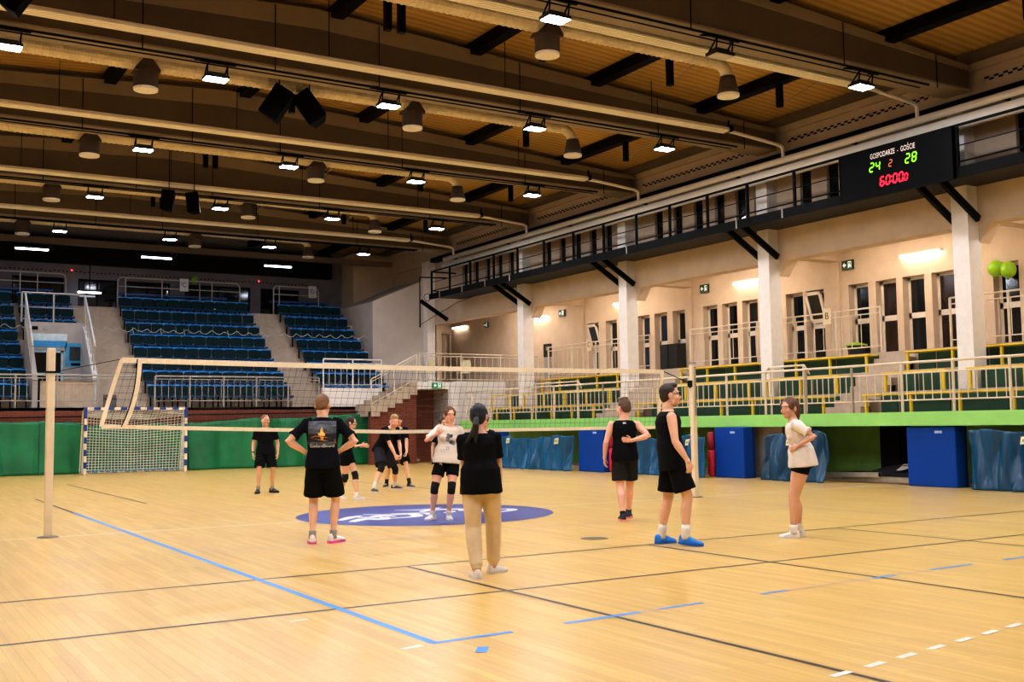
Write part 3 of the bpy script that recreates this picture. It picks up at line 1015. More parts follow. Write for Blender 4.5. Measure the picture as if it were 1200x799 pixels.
# ------------------------------------------------------------------ railings
def railing(name, label, p, q, h=1.05, step=.2, post=1.25, mat=M_RAIL, low=.27, top2=.83, rtop=.028, cat='railing', group=None, posts=None):
    """post-and-baluster railing from p to q (base points, may slope)."""
    t = thing(name, label, cat, p, 0, group)
    p, q = V(p), V(q)
    d = q - p
    L_ = d.length
    def at(s, z):
        return d * (s / L_) + V((0, 0, z))
    MB().tube([at(0, h), at(L_, h)], rtop, 8).build('handrail', mat, t)
    if top2:
        MB().tube([at(0, top2), at(L_, top2)], .016, 6).build('upper_bar', mat, t)
    MB().tube([at(0, low), at(L_, low)], .016, 6).build('lower_bar', mat, t)
    ss = posts if posts is not None else [L_ * i / max(1, round(L_ / post)) for i in range(max(1, round(L_ / post)) + 1)]
    for s in ss:
        w_ = .028
        MB().tube([at(s, 0), at(s, h)], .03, 8).build('post', mat, t)
    if step:
        k = int(L_ / step)
        for i in range(1, k):
            s = L_ * i / k
            if min(abs(s - x) for x in ss) < .06:
                continue
            MB().tube([at(s, low), at(s, top2 or h)], .011, 5).build('baluster', mat, t)
    return t
ys = [-6.6, -5.3, -4.05, -2.79, -1.55, -.31, .98]
railing('railing', 'cream baluster railing on the balcony edge, right of the stair gap', (10.98, -6.6, 1.49), (10.98, 1.0, 1.49), posts=[y + 6.6 for y in ys[:-1]] + [7.6], step=.205)
railing('railing', 'cream baluster railing on the balcony edge, section across the stair foot', (10.98, 1.0, 1.49), (10.98, 2.34, 1.49), posts=[0, 1.34], step=.16)
ys = [2.34, 3.64, 4.98, 6.4, 7.7, 9.0, 10.2, 11.5, 12.8, 14.1, 15.4, 16.7, 18.0]
railing('railing', 'cream baluster railing on the balcony edge, long section behind the players', (10.98, 2.34, 1.49), (10.98, 10.2, 1.49), posts=[y - 2.34 for y in ys[:7]], step=.205)
railing('railing', 'cream baluster railing on the balcony edge, far section before the landing', (10.98, 10.2, 1.49), (10.98, 18.4, 1.49), posts=[y - 10.2 for y in ys[6:]] + [8.2], step=.205)
for y0, y1, lab in ((2.3, 3.75, 'raised cream guard rail left of the nearer stair foot'), (11.4, 14.2, 'raised cream guard rail right of the farther stair foot')):
    t = thing('guard_rail', lab, 'railing', (11.05, y0, 1.49))
    MB().tube([(0, 0, .95), (.03, .18, 1.16), (.03, y1 - y0 - .15, 1.16), (0, y1 - y0, .95)], .028, 8).build('rail', M_RAIL, t, smooth=True)
    MB().tube([(.03, .2, 0), (.03, .2, 1.15)], .025, 8).build('post', M_RAIL, t)
    MB().tube([(.03, y1 - y0 - .2, 0), (.03, y1 - y0 - .2, 1.15)], .025, 8).build('post', M_RAIL, t)
for (y0, y1, lab) in ((-6.9, .35, 'right of the nearest window aisle'), (2.3, 9.3, 'before the second group of gallery windows'), (11.2, 17.0, 'before the far gallery windows')):
    railing('railing', 'thin cream baluster railing along the upper gallery, ' + lab, (13.58, y0, 2.99), (13.58, y1, 2.99), h=1.12, step=.3, post=1.5, low=.16, top2=.98, rtop=.02, mat=M_RAIL)
railing('railing', 'cream baluster railing along the edge of the white landing', (9.95, 20.05, 2.96), (15.1, 20.05, 2.96), h=1.05, step=.25, post=1.7, low=.1, top2=.95, rtop=.025)
for i, (ya, yb) in enumerate(((-5.2, -1.6), (.2, 4.2), (6.3, 10.2), (12.3, 16.3), (18.3, 22.3))):
    t = thing('tube_lamp', 'tube lamp on the gallery ceiling hidden behind the lintel, %s bay' % ORD[i], 'ceiling lamp', (13.9, (ya + yb) / 2, 5.94), 0, 'gallery ceiling lamps')
    h = (yb - ya) / 2
    MB().box((-.08, -h, 0), (.08, h, .06)).build('housing', M_WHITE, t)
    MB().box((-.05, -h + .03, -.05), (.05, h - .03, -.002)).build('tube', M_TUBEC, t)
railing('railing', 'cream railing climbing beside the steps to the landing', (8.05, 20.12, 2.05), (9.85, 20.12, 2.96), h=1.0, step=.3, post=.9, low=.12, top2=.9, rtop=.025)
railing('railing', 'cream railing on the white parapet at the right end of the far stand', (6.8, 21.55, 2.78), (9.1, 21.55, 2.78), h=1.05, step=.22, post=1.1, low=.12, top2=.9, rtop=.028, mat=M_WHITE)
railing('railing', 'cream baluster railing in front of the far stand, left of the goal', (-4.6, 21.72, 2.1), (.3, 21.72, 2.1), step=.22, post=1.2, mat=M_RAILG, low=.22, top2=.95)
railing('railing', 'cream baluster railing in front of the far stand, middle section', (.9, 21.72, 2.1), (6.7, 21.72, 2.1), step=.22, post=1.2, mat=M_RAILG, low=.22, top2=.95)
# entrance guard rails
railing('railing', 'grey railing with wide gaps on top of the stand entrance', (-2.95, 24.1, 5.05), (-.95, 24.1, 5.05), h=1.0, step=0, post=1.0, mat=M_RAILG, low=.5, top2=None)
for x, lab in ((-2.85, 'sloping white handrail down the left side of the stand entrance'), (-.95, 'sloping white handrail down the right side of the stand entrance')):
    t = thing('handrail', lab, 'railing', (x, 22.2, 2.9))
    MB().tube([(0, 1.85, 3.1), (0, 0, 1.35), (0, -.05, 1.2)], .035, 8).build('rail', pm('light_grey_rail_paint', (190, 188, 186), .4), t)
    for i in range(7):
        y = .05 + 1.75 * i / 6
        MB().tube([(0, y, -.1 + .95 * y), (0, y, 1.38 + .945 * y)], .018, 6).build('baluster', M_RAILG, t)
# barriers at the top of the far stand
def hoop(label, x0, x1, mids):
    t = thing('barrier', label, 'barrier', (x0, 28.45, 6.06), 0, 'tubular barriers at the top of the far stand')
    L_ = x1 - x0
    MB().tube([(0, 0, 0), (0, 0, 1.1), (.05, 0, 1.22), (.15, 0, 1.27), (L_ - .15, 0, 1.27), (L_ - .05, 0, 1.22), (L_, 0, 1.1), (L_, 0, 0)], .028, 8).build('frame', M_RAILG, t)
    MB().tube([(0, 0, .92), (L_, 0, .92)], .02, 6).build('mid_rail', M_RAILG, t)
    for m_ in mids:
        MB().tube([(m_, 0, 0), (m_, 0, 1.27)], .022, 6).build('post', M_RAILG, t)
hoop('grey tubular barrier at the top of the far stand, left of the doorway', -5.2, -.9, [1.2, 2.7, 3.3])
hoop('grey tubular barrier at the top of the far stand, long middle one', 1.0, 5.85, [.3, 1.7, 3.2, 3.7])
hoop('grey tubular barrier at the top of the far stand, short right one', 7.3, 9.3, [.25])

# sector plates, signs
M_PLATE = pm('ivory_plate', (226, 208, 172), .5, var=.03)
M_INK = pm('black_ink', (30, 28, 28), .6)
def plate(label, loc, facing, ch, s=.2):
    t = thing('sector_plate', label, 'sign', loc, 0, 'sector plates')
    if facing == 'x':
        MB().box((-.01, -s * .5, -s * .75), (.01, s * .5, s * .75)).build('board', M_PLATE, t)
        text_obj(ch, s * 1.0, M_INK, t, lambda u, v: (-.016, -u * .9, v * .9))
    else:
        MB().box((-s * .5, -.01, -s * .75), (s * .5, .01, s * .75)).build('board', pm('grey_white_plate', (190, 192, 196), .5), t)
        text_obj(ch, s * .8, M_INK, t, lambda u, v: (u, -.013, v))
plate('ivory plate with a black letter B on the gallery railing below the tilted window', (13.53, 3.94, 4.02), 'x', 'B', .27)
plate('ivory plate with a black letter on the gallery railing by the far tilted window', (13.53, 14.41, 4.02), 'x', 'C', .27)
plate('white plate with letter on the long barrier of the far stand', (3.55, 28.38, 7.15), 'y', 'C', .34)
plate('white plate with letter on the short right barrier of the far stand', (9.0, 28.38, 7.15), 'y', 'D', .34)
M_EXG = em('green_exit_panel', (40, 120, 80), .5)
M_EXW = em('white_exit_symbol', (230, 240, 230), .8)
def exit_sign(label, loc, facing='x', s=1.0, g2=False):
    t = thing('exit_sign', label, 'exit sign', loc, 0, 'green exit signs')
    if facing == 'x':
        F = lambda u, v, d=0: (-.03 - d, -u * s, v * s)
        MB().box((-.03, -.19 * s, -.13 * s), (.03, .19 * s, .13 * s)).build('box', pm('dark_green_sign', (28, 62, 46), .4), t)
    else:
        F = lambda u, v, d=0: (u * s, -.03 - d, v * s)
        MB().box((-.2 * s, -.03, -.1 * s), (.2 * s, .03, .1 * s)).build('box', M_EXG, t)
    mb = MB()
    def quad(u0, v0, u1, v1):
        mb.add([F(u0, v0, .003), F(u1, v0, .003), F(u1, v1, .003), F(u0, v1, .003)], [(0, 1, 2, 3)])
    # arrow, doorway, running figure
    mb.add([F(-.15, 0, .003), F(-.09, -.07, .003), F(-.09, .07, .003)], [(0, 1, 2)])
    quad(-.09, -.025, -.04, .025)
    quad(.03, -.09, .045, .09); quad(.125, -.09, .14, .09); quad(.03, .075, .14, .09)
    mb.add([F(.06, .045, .003), F(.08, .025, .003), F(.1, .045, .003), F(.08, .065, .003)], [(0, 1, 2, 3)])
    mb.add([F(.06, .02, .003), F(.05, -.08, .003), F(.07, -.08, .003), F(.085, -.02, .003), F(.11, -.07, .003), F(.12, -.05, .003), F(.1, .02, .003)], [(0, 1, 2, 3, 4, 5, 6)])
    mb.build('pictogram', M_EXW, t)
exit_sign('green exit sign high on the gallery wall above the nearer windows', (15.25, 4.7, 5.56))
exit_sign('green exit sign high on the gallery wall of the middle bay', (15.25, 10.48, 5.58))
exit_sign('green exit sign high on the gallery wall left of the far tilted window', (15.25, 18.54, 5.56))
exit_sign('green exit sign on the far gallery wall left of the lamp niche', (15.25, 24.3, 5.6), s=.85)
exit_sign('small bright green exit sign on the white landing edge above the tunnel', (10.6, 19.96, 2.83), 'y', 1.0)

# tube lamps of the gallery
def tube_lamp(label, y0, y1, z):
    t = thing('tube_lamp', label, 'wall lamp', (15.26, (y0 + y1) / 2, z), 0, 'tube lamps on the gallery wall')
    h = (y1 - y0) / 2
    MB().box((-.1, -h, .0), (.035, h, .05)).build('housing', M_WHITE, t)
    MB().tube([(-.08, -h + .02, -.03), (-.08, h - .02, -.03)], .03, 8).build('tube', M_TUBE, t)
tube_lamp('bright tube lamp on the gallery wall above the nearer window group', 1.74, 2.94, 5.54)
tube_lamp('bright tube lamp on the gallery wall half hidden by the second pillar', 8.0, 9.1, 5.58)
tube_lamp('bright tube lamp on the gallery wall half hidden by the third pillar', 14.0, 15.2, 5.56)
tube_lamp('bright tube lamp on the gallery wall right beside the fourth pillar', 19.5, 20.6, 5.56)
tube_lamp('bright tube lamp on the far gallery wall above the white chairs', 26.0, 27.2, 5.72)
tube_lamp('bright tube lamp on the gallery wall beyond the right edge of the view', -4.5, -3.3, 5.54)
def far_tube(label, x, y, z, l=1.2):
    t = thing('tube_lamp', label, 'ceiling lamp', (x, y, z), 0, 'tube lamps over the far stand')
    MB().box((-l / 2, -.06, 0), (l / 2, .06, .07)).build('housing', M_HOUS, t)
    MB().box((-l / 2 + .02, -.055, -.05), (l / 2 - .02, .055, -.002)).build('tube', M_TUBEF, t)
    MB().tube([(0, 0, .07), (0, 0, 8.2 - z + .1)], .02, 6).build('hanger', M_BLACK, t)
far_tube('left of the three long white tube lamps hung above the far stand', -2.33, 26.8, 7.98, 1.15)
far_tube('middle of the three long white tube lamps hung above the far stand', 2.09, 26.8, 7.96, 1.15)
far_tube('right of the three long white tube lamps hung above the far stand', 6.92, 26.8, 7.94, 1.15)
far_tube('white tube lamp seen low in the doorway at the top of the far stand', .15, 29.5, 6.82, .9)
for x, nm in ((-.45, 'left'), (7.16, 'right')):
    tag(MB().ball((x, 29.95, 7.7), .035, 8, 6).build('indicator_lamp', em('red_indicator', (255, 60, 70), 4)), 'tiny red indicator lamp on the far back wall, %s one' % nm, 'lamp')
# pipe frame on the far gallery wall
tag(MB().tube([(13.3, 27.4, 5.55), (15.1, 27.4, 5.5), (15.16, 27.4, 5.4), (15.16, 27.4, 3.0)], .05, 8).build('drain_pipe', M_CONC), 'beige pipe bending down the end wall of the gallery', 'pipe')
# ------------------------------------------------------------------ seats of the far stand
M_RIM = pm('toplit_blue_rim', (42, 150, 236), .35, var=.06)  # light catching the top edge of the backs, put into a brighter blue
M_BACK = pm('shaded_teal_seat_back', (8, 38, 42), .7, var=.12, spec=.15)  # shade on the front of the backs put into the dark teal
def make_seat(label):
    t = thing('stadium_seat', label, 'stadium seat', group='blue seats of the far stand')
    mb = MB()
    def pan(u_, v_):
        x = (u_ - .5) * .43
        y = v_ * .38
        z = .43 - .03 * sin(pi * v_) + .03 * abs(2 * u_ - 1) ** 3
        if v_ < .12:
            z -= .055 * (1 - v_ / .12) ** 2
        return (x, y, z)
    mb.grid(pan, 6, 6)
    top = list(mb.v)
    mb.add([(x, y + (.03 if y < .01 else 0), z - .045) for x, y, z in top], [f_[::-1] for f_ in mb.f])
    k = 7
    N = k * k
    ring = list(range(k)) + [k * i + k - 1 for i in range(1, k)] + [N - 1 - i for i in range(1, k)] + [k * (k - 1 - i) for i in range(1, k - 1)]
    mb.f += [(ring[i], ring[(i + 1) % len(ring)], ring[(i + 1) % len(ring)] + N, ring[i] + N) for i in range(len(ring))]
    mb.build('seat_pan', pm('deep_blue_seat_pan', (16, 66, 104), .4), t, smooth=False)
    # back shell: narrow foot, wide shoulders with rounded corners
    prof = [(-.15, 0), (.15, 0), (.214, .07), (.218, .3), (.2, .345), (.1, .352), (-.1, .352), (-.2, .345), (-.218, .3), (-.214, .07)]
    mb = MB()
    n_ = len(prof)
    f_ = [(x, .34 + .22 * z - .18 * (x * x) * 4, .43 + z) for x, z in prof]
    b_ = [(x, .385 + .22 * z - .18 * (x * x) * 4, .43 + z) for x, z in prof]
    mb.add(f_ + b_, [tuple(range(n_))] + [tuple(range(2 * n_ - 1, n_ - 1, -1))] + [(i, n_ + i, n_ + (i + 1) % n_, (i + 1) % n_) for i in range(n_)])
    mb.build('backrest', M_BACK, t)
    rim = [(-.226, .29), (-.205, .322), (-.08, .335), (.08, .335), (.205, .322), (.226, .29), (.228, .33), (.206, .366), (.085, .374), (-.085, .374), (-.206, .366), (-.228, .33)]
    mb = MB()
    n_ = len(rim)
    mb.add([(x, .30 + .22 * z - .18 * (x * x) * 4, .43 + z) for x, z in rim] + [(x, .43 + .22 * z - .18 * (x * x) * 4, .44 + z) for x, z in rim], [tuple(range(n_)), tuple(range(2 * n_ - 1, n_ - 1, -1))] + [(i, n_ + i, n_ + (i + 1) % n_, (i + 1) % n_) for i in range(n_)])
    mb.build('toplit_rim', M_RIM, t)
    MB().box((-.16, .3, .0), (-.12, .36, .4)).box((.12, .3, .0), (.16, .36, .4)).box((-.16, .1, .36), (.16, .34, .4)).build('bracket', M_BLACK, t)
    return t
seat0 = None
blocks = {'middle block': ([1.06 + .462 * i for i in range(11)], range(8)), 'right block': ([7.4 + .462 * i for i in range(6)], range(8)),
          'left block': ([-4.5 + .462 * i for i in range(4)], range(8)), 'block above the stand entrance': ([-2.5 + .466 * i for i in range(4)], range(5, 8))}
cnt = 0
for bn, (xs, rows) in blocks.items():
    for k in rows:
        for i, x in enumerate(xs):
            lab = 'blue stadium seat, %s, %s row up, %s from the left' % (bn, ORD[k], ORD[i])
            loc = (x + random.uniform(-.008, .008), RY[k], FZ[k])
            if seat0 is None:
                seat0 = make_seat(lab)
                seat0.location = loc
            else:
                dup(seat0, loc, random.uniform(-.03, .03), lab)
# blue benches on the top level
for x0, x1, nm in ((-4.6, -1.3, 'left of the doorway'), (1.1, 5.4, 'behind the long barrier'), (7.3, 9.9, 'behind the short barrier')):
    t = thing('bench', 'dark blue bench at the very top of the far stand, ' + nm, 'bench', ((x0 + x1) / 2, 28.9, 6.06), 0, 'top benches of the far stand')
    h = (x1 - x0) / 2
    MB().box((-h, -.18, .62), (h, .18, .69)).build('plank', pm('dark_blue_plank', (20, 62, 130), .5), t)
    for i in range(4):
        x = -h + .2 + (2 * h - .4) * i / 3
        MB().box((x - .03, -.15, 0), (x + .03, .15, .62)).build('leg', M_BLACK, t)
# garland hung along the seat rows
mb = MB()
pts = []
x = -4.2
i = 0
gz = lambda x: 4.93
k4 = 5
while x < 10.2:
    ph = (x * 2.1) % 1.0
    pts.append((x, RY[4] + .3, 5.06 - .13 * sin(pi * ph) + .02 * sin(7 * x)))
    x += .06
mb.tube(pts, .013, 4)
for j in range(0, len(pts), 6):
    mb.ball(pts[j], .022, 6, 4)
for xx in (.9, 1.9, 2.75, 4.4):
    mb.tube([(xx, RY[4] + .29, 5.08), (xx + .04, RY[4] + .28, 4.83)], .012, 4)
tag(mb.build('garland', pm('silvery_garland', (190, 196, 186), .5)), 'thin silvery white garland draped in loops along the middle seat rows', 'garland')

# sign, banner, poster at the stand entrance
t = thing('wall_banner', 'blue and white banner strip above the stand entrance door', 'banner', (-2.1, VY - .01, 4.2))
MB().box((-.55, -.015, 0), (.58, 0, .22)).build('blue_band', pm('sky_blue_print', (38, 140, 196), .5), t)
MB().box((-.55, -.015, .22), (.58, 0, .46)).build('white_band', pm('pale_blue_print', (190, 208, 216), .5), t)
t = thing('poster', 'blue poster with a dark picture beside the stand entrance door', 'poster', (-1.34, VY - .01, 3.55))
MB().box((-.23, -.015, 0), (.27, 0, .8)).build('sheet', pm('cyan_poster', (52, 152, 198), .5, var=.25, scale=4), t)
MB().box((-.1, -.02, .2), (.25, -.015, .68)).build('picture', pm('dark_picture', (20, 28, 34), .5, var=.9, scale=7), t)
MB().box((-.05, -.02, .03), (.25, -.015, .12)).build('caption_strip', M_DARK, t)
for x, nm in ((-2.55, 'left'), (-2.2, 'right')):
    tag(MB().box((x - .08, VY - .03, 4.78), (x + .1, VY - .001, 4.9)).build('wall_sign', M_DARK if nm == 'left' else pm('pale_sign', (150, 156, 150), .5)), 'small dark sign above the stand entrance, %s one of two' % nm, 'sign')
t = thing('electric_box', 'small dark metal box on the aisle wall left of the goal', 'box', (-.55, 21.65, 2.1))
MB().box((-.2, -.03, 0), (.2, .03, .42)).build('cabinet', pm('dark_grey_box', (84, 80, 78), .6), t)
MB().box((-.2, -.036, .26), (.2, -.03, .29)).build('latch', M_BLACK, t)

# ------------------------------------------------------------------ handball goal
t = thing('handball_goal', 'blue and white striped handball goal with white net by the green curtain', 'goal', (0, 20.22, 0))
M_GB, M_GW = pm('goal_blue', (30, 62, 140), .4), pm('goal_cream', (232, 214, 186), .4)
for s in (-1, 1):
    w_, b_ = MB(), MB()
    for i in range(11):
        z0, z1 = i * 2.0 / 10.4, min((i + 1) * 2.0 / 10.4, 2.0)
        (w_ if i % 2 == 0 else b_).box((s * 1.54 - .04, -.04, z0), (s * 1.54 + .04, .04, z1))
    b_.box((s * 1.54 - .045, -.045, 1.9), (s * 1.54 + .045, .045, 2.085))
    o = w_.build('goal_post', M_GW, t)
    b_.build('blue_stripes', M_GB, o)
w_, b_ = MB(), MB()
for i in range(15):
    x0 = -1.5 + i * .2
    (b_ if i % 2 else w_).box((x0, -.04, 2.0), (x0 + .2, .04, 2.08))
o = w_.build('crossbar', M_GW, t)
b_.build('blue_stripes', M_GB, o)
M_CORD = pm('white_net_cord', (226, 226, 216), .7)
DP = .85
fr = MB()
for s in (-1, 1):
    fr.tube([(s * 1.56, .04, 2.04), (s * 1.56, .32, 1.95), (s * 1.56, .75, .12), (s * 1.56, .78, .03), (s * 1.56, .03, .03)], .024, 6)
fr.tube([(-1.56, .78, .03), (1.56, .78, .03)], .024, 6)
fr.build('back_frame', M_GW, t)
# net: top sag + back curtain following a bowed surface
def net_pt(u_, v_):
    # u across (-1..1), v 0 (crossbar) .. 1 (ground at the back)
    x = 1.5 * u_
    bow = .14 * (1 - u_ * u_)
    if v_ < .22:
        q = v_ / .22
        return V((x, .04 + (.3 + .45 * (1 - u_ * u_)) * q, 2.03 - .26 * q * (1 - .6 * abs(u_)) - .1 * q))
    q = (v_ - .22) / .78
    y0 = .34 + .45 * (1 - u_ * u_)
    y1 = .78
    z0 = 2.03 - .26 * (1 - .6 * abs(u_)) - .1
    return V((x, y0 + (y1 - y0) * q, z0 * (1 - q) + .03 * q))
mb = MB()
NU, NV = 30, 26
for i in range(NU + 1):
    mb.tube([net_pt(-1 + 2 * i / NU, j / 13) for j in range(14)], .009, 4)
for j in range(NV + 1):
    mb.tube([net_pt(-1 + 2 * i / 16, j / NV) for i in range(17)], .009, 4)
for s in (-1, 1):   # side panels
    for i in range(1, 8):
        q = i / 8
        p = net_pt(s, q * .22)
        mb.tube([(s * 1.52, p.y, p.z), (s * 1.52, .04 + .74 * q, .03)], .008, 4)
    for j in range(1, 20):
        z = 2.0 * j / 20
        yb = .78 - .44 * z / 1.9
        mb.tube([(s * 1.52, .04, z), (s * 1.52, max(yb, .1), z)], .008, 4)
# slack fold of net lying at the top
for j in range(4):
    mb.tube([V((1.5 * (-1 + 2 * i / 16), .06 + .04 * j, 1.98 - .05 * j - .12 * (1 - (-1 + 2 * i / 16) ** 2))) for i in range(17)], .011, 4)
mb.build('net', M_CORD, t)
mb = MB()
for i in range(16):
    p = net_pt(-1 + 2 * i / 15, .97)
    mb.ball((p.x, p.y - .02, .06 + .02 * sin(i * 2.3)), (.1, .05, .035), 6, 4)
mb.build('bunched_net_hem', pm('bluish_net_hem', (110, 150, 176), .7, var=.3, scale=20), t)

# ------------------------------------------------------------------ green curtain on the end wall
M_CURT = pm('green_curtain_cloth', (22, 116, 70), .5, var=.25, scale=1.4, bump=.1, bscale=9)
def curtain(name, label, x0, x1, top, seed, y=21.25, mat=M_CURT):
    rnd = random.Random(seed)
    ph = [rnd.uniform(0, 6.28) for _ in range(6)]
    fr_ = [rnd.uniform(1.2, 2.2), rnd.uniform(3, 4.5), rnd.uniform(6, 9), rnd.uniform(12, 16)]
    def fn(u_, v_):
        x = x0 + (x1 - x0) * u_
        z = top(x) * v_
        w_ = .11 * sin(fr_[0] * x + ph[0] + .6 * v_) + .05 * sin(fr_[1] * x + ph[1] - 1.2 * v_) + .03 * sin(fr_[2] * x + ph[2] + v_) * (1 - .5 * v_) + .012 * sin(fr_[3] * x + ph[3]) - .1 * abs(sin(1.7 * x + ph[4] + .35 * v_)) ** .5
        return (x, y + w_ - .06 * (1 - v_) ** 2, max(z, .004) + (.015 * sin(5 * x + ph[4]) if v_ > .99 else 0))
    o = MB().grid(fn, int((x1 - x0) * 22), 18).build(name, mat, None, smooth=True)
    so = o.modifiers.new('thick', 'SOLIDIFY')
    so.thickness = .006
    return tag(o, label, 'curtain', 'green curtains on the end wall')
curtain('curtain', 'green cloth curtain along the end wall, far left section before the net post', -12.5, -2.72, lambda x: 1.62 + .04 * sin(x * 1.3), 1)
curtain('curtain', 'green cloth curtain along the end wall, narrow section just left of the goal', -2.75, -1.35, lambda x: 1.62 + .1 * max(0, 1 - abs(x + 2.6) * 5), 2, 21.3)
curtain('curtain', 'green cloth curtain along the end wall, section behind the goal', -1.4, 1.9, lambda x: 1.55, 3, 21.38)
curtain('curtain', 'green cloth curtain along the end wall, wide section right of the goal', 1.85, 8.55, lambda x: 1.6 + .22 * max(0, (x - 2) / 6.5) + .03 * sin(2 * x), 4, 21.15)
tag(MB().tube([(-12.5, 21.45, 1.72), (8.6, 21.45, 1.9)], .02, 6).build('curtain_rope', M_DARK), 'dark rope the green end curtains hang from', 'rope')
tag(MB().ball((9.35, 20.9, .1), (.75, .3, .11), 16, 8).ball((9.9, 20.95, .09), (.5, .28, .1), 12, 8).build('rolled_sheet', pm('pale_rolled_sheet', (176, 160, 148), .7, bump=.3, bscale=14), smooth=True), 'long pale rolled sheet lying at the foot of the brown tunnel wall', 'sheet')

# ------------------------------------------------------------------ padded blocks and tarpaulins under the balcony
M_PAD = pm('royal_blue_pad', (2, 66, 156), .6, var=.08, scale=2, bump=.06, bscale=220, spec=.2)
M_PADS = pm('shaded_blue_pad_side', (4, 34, 112), .5, var=.08)  # pad blue darkened: shade of the side face put into the colour
for (y0, y1, x0, lab) in ((-1.57, -.41, 10.93, 'blue padded column block, nearest one, at the right edge of the floor'), (4.03, 5.06, 10.6, 'blue padded column block between the red roll and the teal sheet'),
                     (9.2, 10.39, 10.2, 'blue padded column block behind the player with the arm on his back'), (14.65, 15.4, 10.07, 'narrow blue padded column block, farthest along the wall')):
    t = thing('padded_block', lab, 'padded block', (x0, (y0 + y1) / 2, 0), 0, 'blue padded blocks')
    h = (y1 - y0) / 2
    MB().box((0, -h, .0), (.3, h, 1.225)).build('pad', M_PAD, t, bevel=.025)
    MB().box((.3, -h + .01, .0), (.38, h - .01, 1.22)).build('shaded_side', M_PADS, t)
    MB().box((-.004, -h + .3, 1.08), (.001, -h + .47, 1.13)).build('label_patch', pm('pale_patch', (170, 190, 220), .5), t)
M_TARP = pm('teal_tarpaulin', (6, 84, 124), .3, var=.2, scale=1.6, bump=.25, bscale=5, stretch=(1, 1, .35))
M_TARP2 = pm('deep_teal_tarpaulin', (4, 66, 98), .3, var=.25, scale=1.6, bump=.25, bscale=5, stretch=(1, 1, .35))
M_TAG = pm('cream_tag', (232, 218, 178), .5, var=.1, scale=30)
def tarp(label, y0, y1, x0, topf, seed, tags, mat=M_TARP, amp=1.0, flare=0.0, xe=None):
    rnd = random.Random(seed)
    ph = [rnd.uniform(0, 6.28) for _ in range(6)]
    xe = x0 if xe is None else xe
    def fn(u_, v_):
        y = y0 + (y1 - y0) * u_
        y += flare * (1 - v_) * (u_ - .5)
        x = x0 + (xe - x0) * u_ - .16 * (1 - v_) ** 1.5
        x += amp * (-.07 * abs(sin(5.3 * y + ph[5] + 2.2 * v_)) ** .55 - .05 * abs(sin(9.5 * y - 3.5 * v_ + ph[2])) ** .55 * (1 - .4 * v_) + .022 * sin(17 * y + 4 * v_ + ph[1]) - .03 * abs(sin(14.5 * y + 5 * (v_ - .5) ** 2 + ph[3])) ** .5 + .05 * sin(5.2 * y + ph[0] + 1.5 * v_) + .035 * sin(11 * y + ph[1] - 2.6 * v_) + .02 * sin(21 * y + ph[2] + 3 * v_) + .03 * sin(2.5 * y + 4 * v_ + ph[3]))
        sc_ = abs(sin(3.3 * y + ph[4]))
        z = (topf(u_) - .05 * sc_ * sc_) * v_
        return (x, y, z + .006)
    o = MB().grid(fn, max(20, int(abs(y1 - y0) * 42)), 24).build('tarpaulin', mat, None, smooth=True)
    so = o.modifiers.new('thick', 'SOLIDIFY')
    so.thickness = .008
    tag(o, label, 'tarpaulin', 'teal tarpaulins under the balcony')
    for (uy, z, s) in tags:
        u_ = (uy - y0) / (y1 - y0)
        p = fn(u_, z / topf(u_))
        MB().add([(p[0] - .06, uy + s * .6, z - s * .45), (p[0] - .06, uy - s * .6, z - s * .35), (p[0] - .045, uy - s * .55, z + s * .5), (p[0] - .045, uy + s * .5, z + s * .4)], [(0, 1, 2, 3)]).build('paper_tag', M_TAG, o)
        q = MB()
        for i in range(3):
            q.add([(p[0] - .064, uy + s * (.3 - .25 * i), z - s * .15), (p[0] - .064, uy + s * (.15 - .25 * i), z - s * .15), (p[0] - .06, uy + s * (.1 - .25 * i), z + s * (.15 + .1 * (i % 2))), (p[0] - .06, uy + s * (.25 - .25 * i), z + s * .15)], [(0, 1, 2, 3)])
        q.build('tag_print', pm('green_tag_print', (90, 150, 90), .5), o)
    return o
tarp('teal shiny tarpaulin with one tag, nearest one at the right edge', -5.4, -1.9, 10.85, lambda u_: 1.08 + .1 * u_, 5, [(-3.15, .95, .17)], M_TARP2, .8, -.3, xe=10.95)
tarp('teal crumpled tarpaulin behind the girl in the white tee', 1.42, 3.2, 10.68, lambda u_: 1.12 - .12 * u_ + .06 * sin(u_ * 9), 6, [(2.4, .88, .17)], M_TARP2, 1.3, .12)
tarp('teal tarpaulin hanging behind the man with glasses and the net post', 5.02, 8.3, 10.45, lambda u_: 1.02 + .04 * sin(8 * u_), 7, [(5.7, .86, .18)], M_TARP, 1.1, .1)
tarp('wide teal tarpaulin with two tags, between the two far padded blocks', 10.45, 14.6, 10.2, lambda u_: 1.0 + .05 * sin(6 * u_ + 1), 8, [(11.25, .86, .2), (13.85, .86, .18)], M_TARP, 1.0, 0)
M_RED = pm('red_padding', (196, 24, 52), .45, var=.1)
for (x, y, lab) in ((10.62, 5.2, 'upright red padded roll beside the blue block, behind the net post'), (10.42, 9.06, 'red padded roll just visible behind the player with the arm on his back')):
    t = thing('padded_roll', lab, 'padded roll', (x, y, 0), 0, 'red padded rolls')
    MB().tube([(0, 0, .02), (0, 0, .08), (0, 0, .62), (0, 0, .67)], [.07, .1, .1, .07], 14).build('lower_segment', M_RED, t, smooth=True)
    MB().tube([(0, 0, .67), (0, 0, .74), (0, 0, 1.08), (0, 0, 1.12)], [.06, .09, .09, .06], 14).build('upper_segment', pm('dark_red_padding', (150, 20, 40), .5), t, smooth=True)
